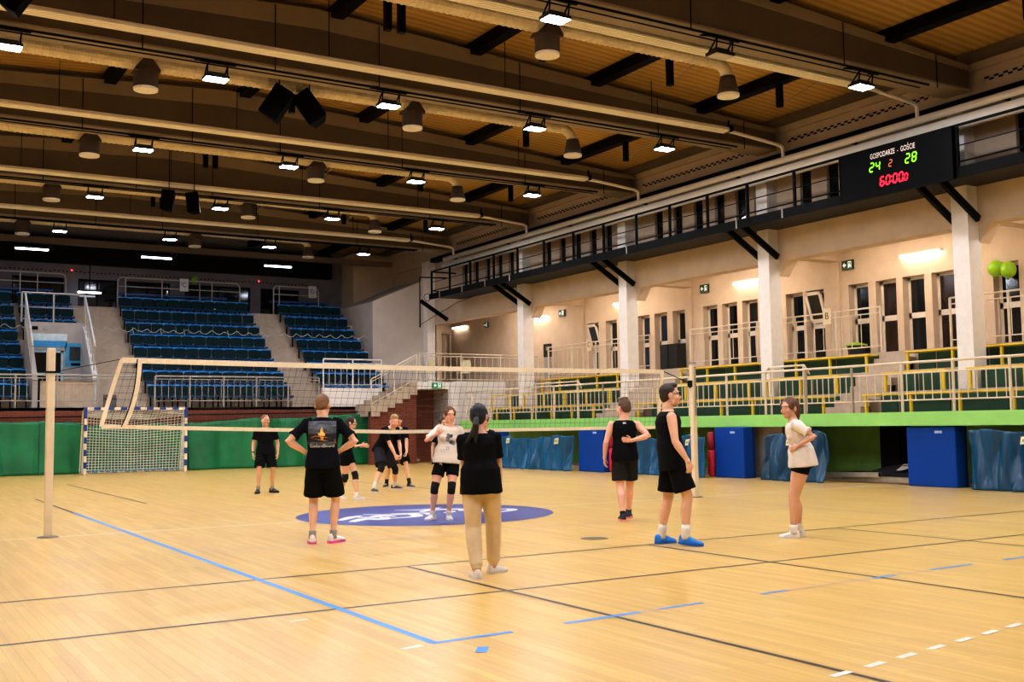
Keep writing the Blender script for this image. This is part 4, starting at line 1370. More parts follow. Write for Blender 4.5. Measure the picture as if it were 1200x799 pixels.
# mats and profiles stored in the recess
tag(MB().box((11.5, -.5, .1), (12.15, 2.2, .16)).box((11.5, .0, .16), (12.12, 1.9, .2)).hexa([(11.55, -.4, .2), (11.6, 1.2, .2), (12.15, 1.2, .2), (12.15, -.4, .2)], [(11.6, -.3, .42), (11.75, .8, .34), (12.1, .8, .36), (12.1, -.3, .46)]).build('folded_mat', pm('black_mat', (18, 20, 26), .7, bump=.2, bscale=20)), 'stack of black folded mats stored in the recess beside the blue block', 'mat')
for (p, q, lab) in (((11.05, 2.25, .14), (11.1, .45, .19), 'square aluminium profile bar lying on top of the other in the recess'), ((11.3, 3.0, .1), (11.15, -.4, .1), 'long aluminium profile bar lying on the recess floor')):
    t = thing('metal_bar', lab, 'metal bar')
    MB().bar(p, q, .1, .1).build('bar', pm('aluminium', (176, 170, 160), .35, metal=.6), t)
    d_ = (V(q) - V(p)).normalized()
    MB().bar(V(q) + d_ * .001, V(q) + d_ * .004, .07, .07).build('open_end', M_DARK, t)
tag(MB().grid(lambda u_, v_: (11.5 + .25 * v_, -.28 + .62 * u_, .3 + .13 * v_ + .03 * sin(5 * u_)), 8, 3).build('paper_sheet', pm('cream_paper', (210, 200, 190), .7)), 'crumpled cream sheet lying on the black mats in the recess', 'sheet')
# balloons, backpack, green lid and bag on the gallery
M_BAL = pm('lime_balloon', (150, 196, 30), .3, var=.05)
for y, z, nm in ((.2, 4.87, 'left one'), (-.12, 4.8, 'right one')):
    o = MB().ball((15.12, y, z), (.18, .18, .2), 16, 10).tube([(15.12, y, z - .2), (15.12, y, z - .24)], [.012, .025], 6).build('balloon', M_BAL, None, smooth=True)
    tag(o, 'lime balloon at the top of the rightmost gallery window, ' + nm, 'balloon', 'lime balloons')
o = tag(MB().ball((4.35, 29.9, 7.6), (.17, .1, .19), 16, 10).build('balloon', pm('dim_lime_balloon', (120, 170, 40), .4), None, smooth=True), 'single lime balloon at the top of the far back wall', 'balloon')
t = thing('dark_bin', 'dark bin with a lime green lid under a gallery window', 'bin', (15.05, 4.35, 2.99))
MB().tube([(0, 0, 0), (0, 0, .34)], [.2, .24], 12).build('body', pm('black_plastic', (20, 20, 22), .5), t)
MB().tube([(0, 0, .34), (0, 0, .37), (0, 0, .42)], [.29, .29, .1], 14).build('lid', M_BAL, t)
t = thing('dark_cabinet', 'black cabinet standing on the gallery in front of a window', 'cabinet', (14.9, 11.75, 2.99))
MB().box((-.15, -.42, 0), (.2, .42, .9)).build('body', pm('black_cabinet', (20, 19, 20), .6), t, bevel=.02)
MB().box((-.16, -.02, .02), (-.15, .02, .88)).build('door_gap', M_DARK, t)
t = thing('control_panel', 'small dark control panel on the gallery wall beside the fourth pillar', 'control panel', (14.8, 18.9, 3.0))
MB().box((-.06, -.2, .9), (.06, .2, 1.4)).build('screen', pm('black_panel', (26, 26, 28), .4), t)
MB().box((-.05, -.18, 0), (.05, .18, .9)).build('stand', M_RAILG, t)
MB().box((-.065, -.12, 1.15), (-.06, .02, 1.3)).build('display', pm('grey_display', (150, 150, 150), .3), t)
# white chairs on the landing
def chair(label, loc, rz):
    t = thing('plastic_chair', label, 'chair', loc, rz, 'pale chairs on the landing')
    M_C = pm('ivory_plastic', (226, 220, 180), .4)
    MB().grid(lambda u_, v_: ((u_ - .5) * .42, (v_ - .5) * .42, .44 - .02 * sin(pi * u_)), 4, 4).box((-.21, -.21, .4), (.21, .21, .43)).build('seat', M_C, t)
    MB().grid(lambda u_, v_: ((u_ - .5) * (.42 - .1 * v_ * v_), .2 + .1 * v_ + .05 * (2 * u_ - 1) ** 2, .44 + .44 * v_), 6, 6).build('backrest', M_C, t)
    for x in (-.18, .18):
        for y in (-.18, .18):
            MB().tube([(x * .95, y * .95, .41), (x * 1.12, y * 1.12, 0)], .016, 6).build('leg', M_RAILG, t)
chair('white plastic chair on the landing, left one of two', (10.6, 20.9, 2.96), radians(200))
chair('ivory plastic chair on the landing, right one of two nearer the pillar', (12.3, 21.0, 2.96), radians(170))

# ------------------------------------------------------------------ volleyball posts and net
M_POST = pm('cream_post', (226, 210, 180), .4, var=.05)
def vpost(x, label, right):
    t = thing('net_post', label, 'net post', (x, 0, 0), 0, 'volleyball net posts')
    MB().box((-.05, -.045, 0), (.05, .045, 2.47 if not right else 2.44)).build('pole', M_POST, t, bevel=.015)
    if right:
        mb = MB()
        for i in range(26):
            mb.box((.0, -.053, 1.5 + .035 * i), (.028, -.05, 1.515 + .035 * i))
        mb.build('height_scale', M_DARK, t)
        MB().box((-.1, -.06, 2.02), (-.06, .03, 2.14)).tube([(-.1, -.07, 2.1), (-.15, -.09, 2.0)], .015, 6).build('cable_hook', M_BLACK, t)
        MB().box((-.05, -.04, 2.44), (.05, .04, 2.49)).build('pulley_cap', M_RAILG, t)
    else:
        MB().box((-.066, -.054, 2.14), (.066, .054, 2.165)).build('cable_hook', M_BLACK, t)
    MB().tube([(0, 0, .001), (0, 0, .012)], [.14, .12], 20).build('floor_plate', pm('dark_floor_plate', (96, 84, 66), .4, metal=.4), t)
    return t
vpost(-5.5, 'cream volleyball net post on the left, near the blue sideline', False)
vpost(5.54, 'cream volleyball net post on the right with height scale, behind the man with glasses', True)
t = thing('volleyball_net', 'slack volleyball net with cream bands across the middle of the court', 'net', (0, 0, 0))
M_BAND = pm('cream_net_band', (238, 222, 190), .6, var=.06, scale=20)
def ztop(x):
    q = (x + 4.6) / 9.4
    return 2.35 - .03 * q - .03 * sin(pi * q)
def zbot(x):
    q = (x + 4.86) / 9.5
    return 1.43 - .14 * min(1, q * 2.2) + .0 * q
def xL(s):           # left slack edge, s=0 top 1 bottom
    return -4.6 - .26 * s
def xR(s):
    return 4.82 - .13 * s
def npt(u_, s):
    x = xL(s) * (1 - u_) + xR(s) * u_
    zt, zb = ztop(x), zbot(x)
    return V((x, .04 * sin(pi * s) * (1 - u_) ** 2, zt + (zb - zt) * s))
def band(name, f0, n_, wz, parent, mat=M_BAND, th=.006):
    mb = MB()
    for sgn in (1, -1):
        mb.grid(lambda u_, v_: tuple(f0(u_) + V((0, sgn * th, wz * (v_ - .5)))), n_, 1)
    return mb.build(name, mat, parent)
band('top_band', lambda u_: npt(u_, 0) - V((0, 0, .02)), 60, .075, t)
band('bottom_band', lambda u_: npt(u_, 1), 60, .055, t)
def sband(name, fx, w_, mat=M_BAND, dx=0.0):
    mb = MB()
    for sgn in (1, -1):
        mb.grid(lambda u_, v_: tuple(fx(v_) + V(((u_ - .5) * w_ + dx, sgn * .008, 0))), 1, 12)
    return mb.build(name, mat, t)
sband('side_band', lambda s: npt(0, s), .055)
sband('side_band', lambda s: npt(1, s), .07)
def antb(s):
    x = -4.37 - .03 * s - .17 * s ** 2.4
    return V((x, -.01, ztop(x) + (zbot(x) - ztop(x)) * s))
sband('antenna_sleeve', antb, .06)
sband('sleeve_edge', antb, .014, M_DARK, -.035)
mb = MB()
NX = 94
for i in range(1, NX):
    mb.tube([npt(i / NX, s) for s in (0, .5, 1)], .0019, 4)
for j in range(1, 10):
    mb.tube([npt(i / 24, j / 10) for i in range(25)], .0022, 4)
mb.build('mesh', pm('black_net_cord', (44, 38, 36), .7), t)
mb = MB()
for pp, r_ in (([(-5.44, 0, 2.16), (-4.62, 0, 2.34)], .005), ([(4.82, 0, 2.31), (5.1, 0, 2.22), (5.42, 0, 2.1)], .008), ([(-5.44, 0, 1.5), (-4.86, 0, 1.43)], .003), ([(4.7, 0, 1.3), (5.48, 0, 1.28)], .003)):
    MB().tube(pp, r_, 5).build('tension_cable', M_DARK, t)
# ------------------------------------------------------------------ people
def loft(mb, st, right=None, n=16):
    """closed tube through stations (point, rx, ry); rx along the given right vector, ry across it."""
    k = len(st)
    P_ = [V(s[0]) for s in st]
    vs, fs = [], []
    for i in range(k):
        t_ = (P_[min(i + 1, k - 1)] - P_[max(i - 1, 0)])
        t_.normalize()
        r_ = V(right[i]) if isinstance(right, list) else V(right or (1, 0, 0))
        r_ = r_ - t_ * r_.dot(t_)
        if r_.length < 1e-4:
            r_ = t_.orthogonal()
        r_.normalize()
        q_ = t_.cross(r_)
        for j in range(n):
            a_ = 2 * pi * j / n
            vs.append(P_[i] + r_ * cos(a_) * st[i][1] + q_ * sin(a_) * st[i][2])
    for i in range(k - 1):
        for j in range(n):
            fs.append((i * n + j, i * n + (j + 1) % n, (i + 1) * n + (j + 1) % n, (i + 1) * n + j))
    fs.append(tuple(range(n - 1, -1, -1)))
    fs.append(tuple((k - 1) * n + j for j in range(n)))
    mb.add(vs, fs)

TEX = bpy.data.textures.new('cloth_folds', 'CLOUDS')
TEX.noise_scale = .13
def fuse(mb, name, mat, parent, voxel, it=3, wrinkle=0.0, fac=.5):
    o = mb.build('tmp', None)
    m = o.modifiers.new('r', 'REMESH')
    m.mode = 'VOXEL'
    m.voxel_size = voxel
    if wrinkle:
        d_ = o.modifiers.new('d', 'DISPLACE')
        d_.texture = TEX
        d_.strength = wrinkle
        d_.mid_level = .5
        d_.texture_coords = 'LOCAL'
    m = o.modifiers.new('s', 'SMOOTH')
    m.factor = fac
    m.iterations = it
    dg = bpy.context.evaluated_depsgraph_get()
    me = bpy.data.meshes.new_from_object(o.evaluated_get(dg))
    COL.objects.unlink(o)
    bpy.data.objects.remove(o)
    me.name = name
    me.materials.clear()
    me.materials.append(mat)
    me.polygons.foreach_set('use_smooth', [True] * len(me.polygons))
    ob = bpy.data.objects.new(name, me)
    COL.objects.link(ob)
    if parent:
        ob.parent = parent
    return ob

def ik(a_, b_, l1, l2, pole):
    a_, b_, pole = V(a_), V(b_), V(pole)
    d_ = b_ - a_
    L_ = min(d_.length, (l1 + l2) * .9995)
    dn = d_.normalized()
    x = (l1 * l1 - l2 * l2 + L_ * L_) / (2 * L_)
    h = sqrt(max(l1 * l1 - x * x, 0))
    pp = pole - dn * pole.dot(dn)
    pp.normalize()
    return a_ + dn * x + pp * h, a_ + dn * L_

def skin(name, c):
    m = pm(name, c, .5, var=.06, scale=9)
    return m

M_SK1 = skin('fair_skin', (228, 180, 150))
M_SK2 = skin('rosy_skin', (232, 178, 152))
M_SK3 = skin('tan_skin', (216, 166, 136))
M_TEE = pm('black_jersey', (13, 13, 16), .9, var=.25, scale=5, spec=.15)
M_TEEN = pm('navy_black_jersey', (13, 14, 23), .9, var=.25, scale=5, spec=.15)
M_SHORT = pm('black_shorts_cloth', (12, 12, 13), .9, var=.25, scale=5, spec=.15)
M_SHORTG = pm('dark_grey_shorts_cloth', (42, 42, 48), .9, var=.15, scale=5, spec=.15)
M_WTEE = pm('white_tee_cotton', (226, 216, 204), .9, var=.05, scale=5)
M_PANTS = pm('beige_sweatpants', (218, 196, 158), .9, var=.07, scale=5)
M_PADK = pm('black_knee_pad', (13, 13, 15), .9, var=.15)
M_WSOCK = pm('white_sock', (228, 218, 206), .9, var=.04)
M_GSOCK = pm('grey_sock', (150, 142, 134), .9, var=.08)
M_BSOCK = pm('black_sock', (24, 24, 26), .9, var=.1)
M_WSHOE = pm('white_shoe', (232, 226, 222), .5, var=.05, scale=20)
M_SOLEW = pm('white_sole', (222, 216, 210), .6, var=.05)
M_EYEW = pm('eye_white', (214, 206, 200), .3)
M_IRIS = pm('dark_iris', (48, 36, 28), .3)
M_LIP = pm('lip_skin', (186, 104, 92), .5)

TORSO = [(-.115, .085, .06), (-.08, .15, .1), (-.02, .168, .112), (.05, .158, .106), (.12, .142, .095), (.2, .145, .096), (.28, .16, .105), (.36, .172, .108), (.43, .165, .09), (.475, .11, .068), (.505, .064, .058), (.54, .055, .056)]

def person(label, H, mid, head_dir, feet, **k):
    """feet: two world xy (person's left, right). mid: root xy. head_dir: heading in degrees (0 = +Y)."""
    s = H / 1.75
    fem = k.get('fem', False)
    hz = radians(head_dir)
    Rz = Matrix.Rotation(-hz, 3, 'Z')
    foot = []
    for (x, y) in feet:
        q = Rz @ V((x - mid[0], y - mid[1], 0))
        foot.append(q / s)
    lean = k.get('lean', (0, 0))          # forward, sideways (right) tilt in degrees
    pel = V((k.get('pelx', (foot[0].x + foot[1].x) / 2), k.get('pely', (foot[0].y + foot[1].y) / 2 - .02), k.get('pelz', .965)))
    up = V((sin(radians(lean[1])), sin(radians(lean[0])), cos(radians(lean[0])))).normalized()
    prt = V((1, 0, 0))
    tw = radians(k.get('twist', 0))
    srt = V((cos(tw), sin(tw), 0))
    srt = (srt - up * srt.dot(up)).normalized()
    fwd = up.cross(srt)
    bw = 1.03 if fem else 1.0
    wst = .88 if fem else 1.0
    sh = .87 if fem else 1.0
    wd = k.get('build', 1.0)
    tor = []
    for (d_, rx, ry) in TORSO:
        f_ = bw if d_ < .05 else (wst if d_ < .24 else (sh if d_ < .48 else .9 if fem else 1.0))
        tor.append((d_, rx * f_ * wd, ry * (f_ if d_ < .3 else .95 if fem else 1) * wd))
    def along(d_):
        # gently curved spine
        return pel + up * d_ + fwd * (-.018 * sin(pi * min(max((d_ + .1) / .6, 0), 1)))
    def rt(d_):
        q = min(max(d_ / .45, 0), 1)
        return (prt * (1 - q) + srt * q).normalized()
    shz, shw = .425, (.158 if fem else .182) * wd
    shl = [along(shz) + srt * (sg * shw) - up * k.get('shdrop', 0) for sg in (-1, 1)]
    nb = along(.50)
    head = nb + up * .02 + fwd * k.get('headfwd', .035) + V((0, 0, .136))
    HS = k.get('hs', 1.1)
    if 'head_off' in k:
        head += V(k['head_off'])
    hy, hp, hr = (radians(q) for q in k.get('head', (0, 0, 0)))     # yaw (left +), pitch (down +), roll
    Rh = Matrix.Rotation(hy, 3, 'Z') @ Matrix.Rotation(-hp, 3, 'X') @ Matrix.Rotation(hr, 3, 'Y')
    B = MB()
    loft(B, [(along(d_), rx, ry) for d_, rx, ry in tor], [rt(d_) for d_, _, _ in tor], 20)
    # chest and shoulder blades
    for sg in (-1, 1):
        if fem:
            B.ball(along(.30) + srt * (sg * .07) + fwd * .075, (.062, .05, .06), 12, 8)
        B.ball(along(-.03) + prt * (sg * .075) - fwd * .055, (.082, .07, .085), 12, 8)
        B.ball(shl[(sg + 1) // 2] - up * .012, tuple(q * (.82 if fem else 1) for q in (.058, .056, .06)), 12, 8)
    # neck
    loft(B, [(along(.47), .075, .06), (nb + up * .02, .058 * (.92 if fem else 1.12), .058), (head + Rh @ V((0, -.022, -.07)), .054 * (.92 if fem else 1.12), .058), (head + Rh @ V((0, -.012, 0)), .055, .055)], srt, 14)
    def hp_(x, y, z):
        return head + Rh @ V((x * HS, y * HS, z * HS))
    def hb(c_, r_, nu=16, nv=12, mbb=B):
        mbb.ball(hp_(*c_), tuple(q * HS for q in r_), nu, nv, Rh)
    hb((0, -.012, .026), (.072, .092, .09))
    hb((0, .028, -.03), (.06, .058, .082))
    hb((0, .045, -.078), (.043, .04, .033))
    hb((0, .068, .028), (.052, .022, .014))
    for sg in (-1, 1):
        hb((sg * .036, .06, -.032), (.026, .026, .026), 10, 8)
        hb((sg * .077, -.006, -.012), (.012, .024, .035), 10, 8)
        hb((sg * .052, .0, -.07), (.016, .03, .03), 10, 8)
    loft(B, [(hp_(0, .078, .022), .007, .007), (hp_(0, .096, -.012), .009, .011), (hp_(0, .103, -.03), .014, .012), (hp_(0, .085, -.042), .014, .009)], Rh @ V((1, 0, 0)), 10)
    hb((0, .08, -.062), (.022, .012, .009), 10, 6)
    # legs
    leg = []
    l1, l2 = .44, .43
    for i, sg in enumerate((-1, 1)):
        hip = pel + prt * (sg * .09 * bw) + V((0, 0, -.045))
        fy = k.get('foot_yaw', (12, -12))[i]
        lift = k.get('heel', (0, 0))[i]
        an = V((foot[i].x, foot[i].y - .0, .085 + lift))
        kd = V((sin(radians(-fy)) * .6, 1, 0))
        if 'knee_pole' in k:
            kd = V(k['knee_pole'][i])
        D = (an - hip).length
        a1, a2 = l1, l2
        if D > (l1 + l2) * .998:
            q = D / (l1 + l2) * 1.002
            a1, a2 = l1 * q, l2 * q
        kn, an = ik(hip, an, a1, a2, kd)
        leg.append((hip, kn, an, fy))
        th = hip.lerp(kn, .5)
        cf = kn.lerp(an, .32)
        back = -(V((kd.x, kd.y, 0)).normalized())
        lw = k.get('legw', 1.0) * (1.04 if fem else 1.0)
        st = [(hip + V((0, 0, .03)), .08, .085), (hip.lerp(kn, .12), .09, .094), (hip.lerp(kn, .3), .084, .088), (th, .075, .078), (hip.lerp(kn, .8), .06, .062), (kn, .052, .056), (kn.lerp(an, .12), .05, .053),
              (cf + back * .012, .054, .06), (kn.lerp(an, .5) + back * .008, .048, .052), (kn.lerp(an, .75), .036, .038), (kn.lerp(an, .93), .032, .036), (an + V((0, 0, -.03)), .034, .04)]
        loft(B, [(p, a * lw, b_ * lw) for p, a, b_ in st], prt, 16)
        fd = V((sin(radians(-fy)), cos(radians(-fy)), 0))
        fx = V((fd.y, -fd.x, 0))
        loft(B, [(an - fd * .05 + V((0, 0, -.04)), .03, .03), (an + fd * .03 + V((0, 0, -.04)), .034, .032), (an + fd * .1 + V((0, 0, -.055)), .036, .02), (an + fd * .155 + V((0, 0, -.06)), .028, .014)], fx, 12)
    # arms
    arms = []
    u1, u2 = .285, .25
    for i, sg in enumerate((-1, 1)):
        A = k.get('armL' if i == 0 else 'armR', {})
        S = shl[i]
        wr = A.get('wrist')
        if wr is None:
            wr = S + V((sg * .075, .03, -.505))
        else:
            wr = V(wr)
        el, wr = ik(S, wr, u1, u2, A.get('pole', (sg * .35, -1, 0)))
        d_ = V(A.get('dir', (sg * -.02, .16, -1))).normalized()
        th_ = V(A.get('thumb', (-sg * .25, 1, .1)))
        th_ = (th_ - d_ * th_.dot(d_)).normalized()
        n_ = d_.cross(th_) * (1 if i == 0 else -1)
        aw = k.get('armw', 1.0) * (.88 if fem else 1.05)
        st = [(S, .05), (S.lerp(el, .15), .05), (S.lerp(el, .4), .047), (S.lerp(el, .75), .04), (el, .037), (el.lerp(wr, .22), .04), (el.lerp(wr, .55), .034), (el.lerp(wr, .85), .026), (wr, .0255), (wr + d_ * .02, .027)]
        loft(B, [(p, r_ * aw, r_ * aw * .95) for p, r_ in st], [th_] * len(st), 14)
        cu = A.get('curl', .28)
        hs = .92 if fem else 1.0
        loft(B, [(wr - d_ * .012, .024 * hs, .019 * hs), (wr + d_ * .03 * hs, .034 * hs, .016 * hs), (wr + d_ * .07 * hs, .041 * hs, .0155 * hs), (wr + d_ * .092 * hs, .039 * hs, .012 * hs)], th_, 14)
        for off, ln in ((.03, .07), (.0105, .079), (-.0095, .073), (-.029, .056)):
            p = wr + d_ * (.082 * hs) + th_ * off * hs
            pts, rs = [p], [.0098 * hs]
            ang = 0
            for j, (fr_, mul) in enumerate(((.45, 1), (.32, 1.5), (.26, 1.1))):
                ang += cu * mul
                dd = d_ * cos(ang) + n_ * sin(ang) + th_ * (off * A.get('spread', .9))
                p = p + dd.normalized() * ln * fr_ * hs
                pts.append(p)
                rs.append((.0092 - .0008 * j) * hs)
            B.tube(pts, rs, 8)
        p0 = wr + d_ * .02 * hs + th_ * .018 * hs
        p1 = p0 + (d_ * .62 + th_ * .72 + n_ * .25).normalized() * .042 * hs
        p2 = p1 + (d_ * .85 + th_ * .4 + n_ * .3).normalized() * .034 * hs
        p3 = p2 + (d_ * .95 + th_ * .1 + n_ * .3).normalized() * .022 * hs
        B.tube([p0, p1, p2, p3], [.014 * hs, .0118 * hs, .0102 * hs, .008 * hs], 8)
        arms.append((S, el, wr, d_))
    def scaled(mbb):
        mbb.v = [tuple(V(p) * s) for p in mbb.v]
        return mbb
    body = fuse(scaled(B), 'person', k.get('skin', M_SK1), None, .0072, 2, fac=.4)
    tag(body, label, 'person', 'players on the court')
    body.location = (mid[0], mid[1], 0)
    body.rotation_euler = (0, 0, hz)
    # face details
    for sg in (-1, 1):
        e = MB()
        e.ball(hp_(sg * .031, .077, .006), (.012, .0075, .0065), 10, 8, Rh)
        e = scaled(e).build('eye', M_EYEW, body, smooth=True)
        e2 = MB()
        e2.ball(hp_(sg * .031, .0825, .006), (.0048, .003, .0052), 8, 6, Rh)
        scaled(e2).build('iris', M_IRIS, e, smooth=True)
        eb = MB()
        eb.tube([hp_(sg * .016, .0885, .024), hp_(sg * .032, .0875, .029), hp_(sg * .048, .078, .024)], [.0018, .0024, .0014], 6)
        scaled(eb).build('eyebrow', k['hairm'], body)
    lp = MB()
    lp.ball(hp_(0, .0865, -.06), (.02, .007, .0045), 10, 6, Rh)
    lp.ball(hp_(0, .086, -.068), (.018, .007, .005), 10, 6, Rh)
    scaled(lp).build('lips', M_LIP, body, smooth=True)
    # hair
    hm = k['hairm']
    Hh = MB()
    st_ = k.get('hair', 'short')
    if st_ == 'short':
        hb((0, -.024, .04), (.0775, .092, .088), mbb=Hh)
        hb((0, -.05, .0), (.072, .064, .075), mbb=Hh)
        hb((0, .03, .098), (.052, .05, .03), mbb=Hh)
        if k.get('quiff'):
            hb((0, .045, .108), (.055, .045, .032), mbb=Hh)
            hb((0, -.02, .118), (.06, .07, .024), mbb=Hh)
    elif st_ == 'cropped':
        hb((0, -.022, .036), (.0755, .09, .085), mbb=Hh)
        hb((0, -.045, .0), (.07, .064, .065), mbb=Hh)
    else:
        hb((0, -.022, .036), (.082, .096, .09), mbb=Hh)
        hb((0, -.05, -.005), (.078, .068, .09), mbb=Hh)
        for sg in (-1, 1):
            hb((sg * .062, .02, .03), (.022, .05, .05), mbb=Hh)
    if st_ in ('ponytail', 'low_ponytail', 'side_ponytail'):
        z0 = .05 if st_ == 'ponytail' else -.06
        pts = [hp_(0, -.09, z0), hp_(0, -.135, z0 + .005), hp_(0, -.15, z0 - .06), hp_(0, -.145, z0 - .13), hp_(k.get('tailx', 0), -.13, z0 - .22)]
        Hh.tube(pts, [.025, .03, .036, .03, .012], 10)
        if k.get('tail_bend'):
            tb = k['tail_bend']
            Hh.tube([hp_(0, -.12, z0 - .05), hp_(tb * .4, -.13, z0 - .14), hp_(tb, -.11, z0 - .22)], [.032, .03, .012], 10)
    if st_ == 'long':
        for sg in (-1, 1):
            Hh.tube([hp_(sg * .06, -.04, .0), hp_(sg * .07, -.05, -.1), hp_(sg * .07, -.06, -.2), hp_(sg * .05, -.06, -.27)], [.03, .034, .03, .012], 10)
        Hh.tube([hp_(0, -.07, .0), hp_(0, -.085, -.12), hp_(0, -.09, -.26)], [.06, .055, .02], 12)
    if st_ == 'bun':
        hb((0, -.08, .085), (.035, .035, .035), mbb=Hh)
    fuse(scaled(Hh), 'hair', hm, body, .008, 2, wrinkle=.008)
    if st_ == 'ponytail':
        tb = MB()
        tb.tube([hp_(0, -.11, .045), hp_(0, -.118, .046)], .032, 10)
        scaled(tb).build('hair_tie', M_SHORT, body)
    # top
    top = k['top']
    ex = top.get('ease', .018)
    T_ = MB()
    lo = top.get('hem', -.12)
    fl_ = top.get('flare', .012)
    st = []
    ds = [lo, lo + .06] + [d_ for d_, _, _ in tor if d_ > lo + .1 and d_ < top.get('neck', .5)]
    def tr(d_):
        for i in range(len(tor) - 1):
            if tor[i][0] <= d_ <= tor[i + 1][0]:
                q = (d_ - tor[i][0]) / (tor[i + 1][0] - tor[i][0])
                return (tor[i][1] + (tor[i + 1][1] - tor[i][1]) * q, tor[i][2] + (tor[i + 1][2] - tor[i][2]) * q)
        return tor[1][1:] if d_ < 0 else tor[-1][1:]
    hipw = tor[2]
    for d_ in ds:
        rx, ry = tr(d_)
        if d_ < .2:
            q = top.get('straight', .75)
            rx = max(rx, hipw[1] * q)
            ry = max(ry, hipw[2] * q)
            if d_ < -.02:
                rx, ry = hipw[1], hipw[2] * 1.05
        f_ = max(0, (.25 - d_) / .37) * fl_
        e_ = ex if d_ < .44 else (ex * .5 if d_ < .49 else .012)
        st.append((along(d_) - fwd * (top.get('back', 0) if d_ < .1 else 0), rx + e_ + f_, ry + e_ + f_ * .8))
    loft(T_, st, [rt(d_) for d_ in ds], 22)
    if fem:
        for sg in (-1, 1):
            T_.ball(along(.30) + srt * (sg * .066) + fwd * .075, (.074, .064, .07), 12, 8)
    slv = top.get('sleeve', .55)
    for i, sg in enumerate((-1, 1)):
        S, el, wr, d_ = arms[i]
        if slv > 0:
            inn = S - srt * sg * .07 + up * .015
            sl = [(inn, .066, .074), (S + up * .006, .07, .072), (S.lerp(el, .2), .064, .062), (S.lerp(el, slv * .75), .062, .06), (S.lerp(el, slv), top.get('cuff', .066), top.get('cuff', .066) * .96)]
            if slv > 1:
                sl = sl[:3] + [(S.lerp(el, .8), .052, .05), (el, .047, .046), (el.lerp(wr, slv - 1), .042, .04)]
            loft(T_, [(p, a * (.92 if fem else 1), b_ * (.92 if fem else 1)) for p, a, b_ in sl], fwd, 16)
            T_.ball(S - up * .005, (.07, .07, .07) if not fem else (.063, .064, .064), 12, 8)
        else:
            loft(T_, [(along(.3) + srt * sg * .115, .05, .1), (along(.4) + srt * sg * .118, .035, .075), (along(.465) + srt * sg * .1, .03, .06)], srt, 12)
    tee = fuse(scaled(T_), top.get('name', 'tee_shirt'), top['mat'], body, .0095, 3, wrinkle=top.get('wr', .016))
    # bottoms
    bt = k['bottom']
    if bt:
        S_ = MB()
        e_ = bt.get('ease', .016)
        ds = [-.125, -.08, -.02, .05, .1]
        loft(S_, [(along(d_), tr(d_)[0] + e_, tr(d_)[1] + e_) for d_ in ds], [prt] * 5, 20)
        for i, sg in enumerate((-1, 1)):
            hip, kn, an, fy = leg[i]
            S_.ball(along(-.03) + prt * (sg * .075) - fwd * .05, (.092, .08, .095), 12, 8)
            if bt['kind'] == 'shorts':
                L_ = bt.get('len', .75)
                w0, w1 = bt.get('w', (.105, .112))
                loft(S_, [(hip + V((0, 0, .05)), w0 * .92, w0), (hip.lerp(kn, .15), w0, w0 * 1.02), (hip.lerp(kn, L_ * .6), (w0 + w1) / 2, (w0 + w1) / 2), (hip.lerp(kn, L_), w1, w1)], prt, 18)
            else:
                kk = [(hip + V((0, 0, .05)), .098, .105), (hip.lerp(kn, .2), .106, .11), (hip.lerp(kn, .6), .094, .098), (kn, .083, .088), (kn.lerp(an, .3), .08, .086), (kn.lerp(an, .65), .072, .078), (kn.lerp(an, .88), .066, .072), (kn.lerp(an, .93), .05, .056), (kn.lerp(an, 1.0), .05, .055)]
                loft(S_, kk, prt, 18)
        so = fuse(scaled(S_), bt.get('name', 'shorts'), bt['mat'], body, .0095, 3, wrinkle=bt.get('wr', .014))
    # knee pads, socks, shoes
    for i, sg in enumerate((-1, 1)):
        hip, kn, an, fy = leg[i]
        if k.get('pads'):
            K_ = MB()
            loft(K_, [(kn.lerp(hip, .2), .066, .068), (kn.lerp(hip, .1), .066, .068), (kn, .062, .07), (kn.lerp(an, .12), .062, .064), (kn.lerp(an, .22), .06, .064)], prt, 16)
            K_.ball(kn + V((0, .035, .0)), (.045, .035, .06), 10, 8)
            fuse(scaled(K_), 'knee_pad', M_PADK, body, .01, 2)
        sk = k.get('sock')
        if sk:
            K_ = MB()
            h_ = sk[1]
            loft(K_, [(kn.lerp(an, 1 - h_), .045, .05), (kn.lerp(an, 1 - h_ * .5), .041, .046), (an, .044, .05), (an + V((0, 0, -.03)), .044, .052)], prt, 14)
            scaled(K_).build('sock', sk[0], body, smooth=True)
        # shoe
        shc = k['shoe']
        lift = k.get('heel', (0, 0))[i]
        tilt = atan2(lift, .17)
        fd = V((sin(radians(-fy)), cos(radians(-fy)), 0))
        fx = V((fd.y, -fd.x, 0))
        base = V((an.x, an.y, 0))
        ss = .92 if fem else 1.0
        def fp(x, y, z):
            # rotate about the ball of the foot when the heel is lifted
            yy, zz = y - .12, z
            y2 = .12 + yy * cos(tilt) + (zz * sin(tilt)) * (1 if tilt else 0)
            z2 = zz * cos(tilt) - yy * sin(tilt)
            if y > .12:
                y2, z2 = y, z
            return base + fd * y2 * ss + fx * x * ss + V((0, 0, max(z2 * ss, .001)))
        rings = [(-.078, .018, .06), (-.07, .031, .1), (-.035, .038, .112), (.01, .04, .106), (.05, .044, .088), (.1, .05, .07), (.145, .046, .058), (.18, .034, .048), (.198, .014, .034)]
        up_ = MB()
        n_ = 11
        vs = []
        for y, w_, h_ in rings:
            for j in range(n_):
                a_ = pi * j / (n_ - 1)
                cx_ = cos(a_)
                vs.append(fp(w_ * math.copysign(abs(cx_) ** .7, cx_), y, .022 + (h_ - .022) * sin(a_) ** .8))
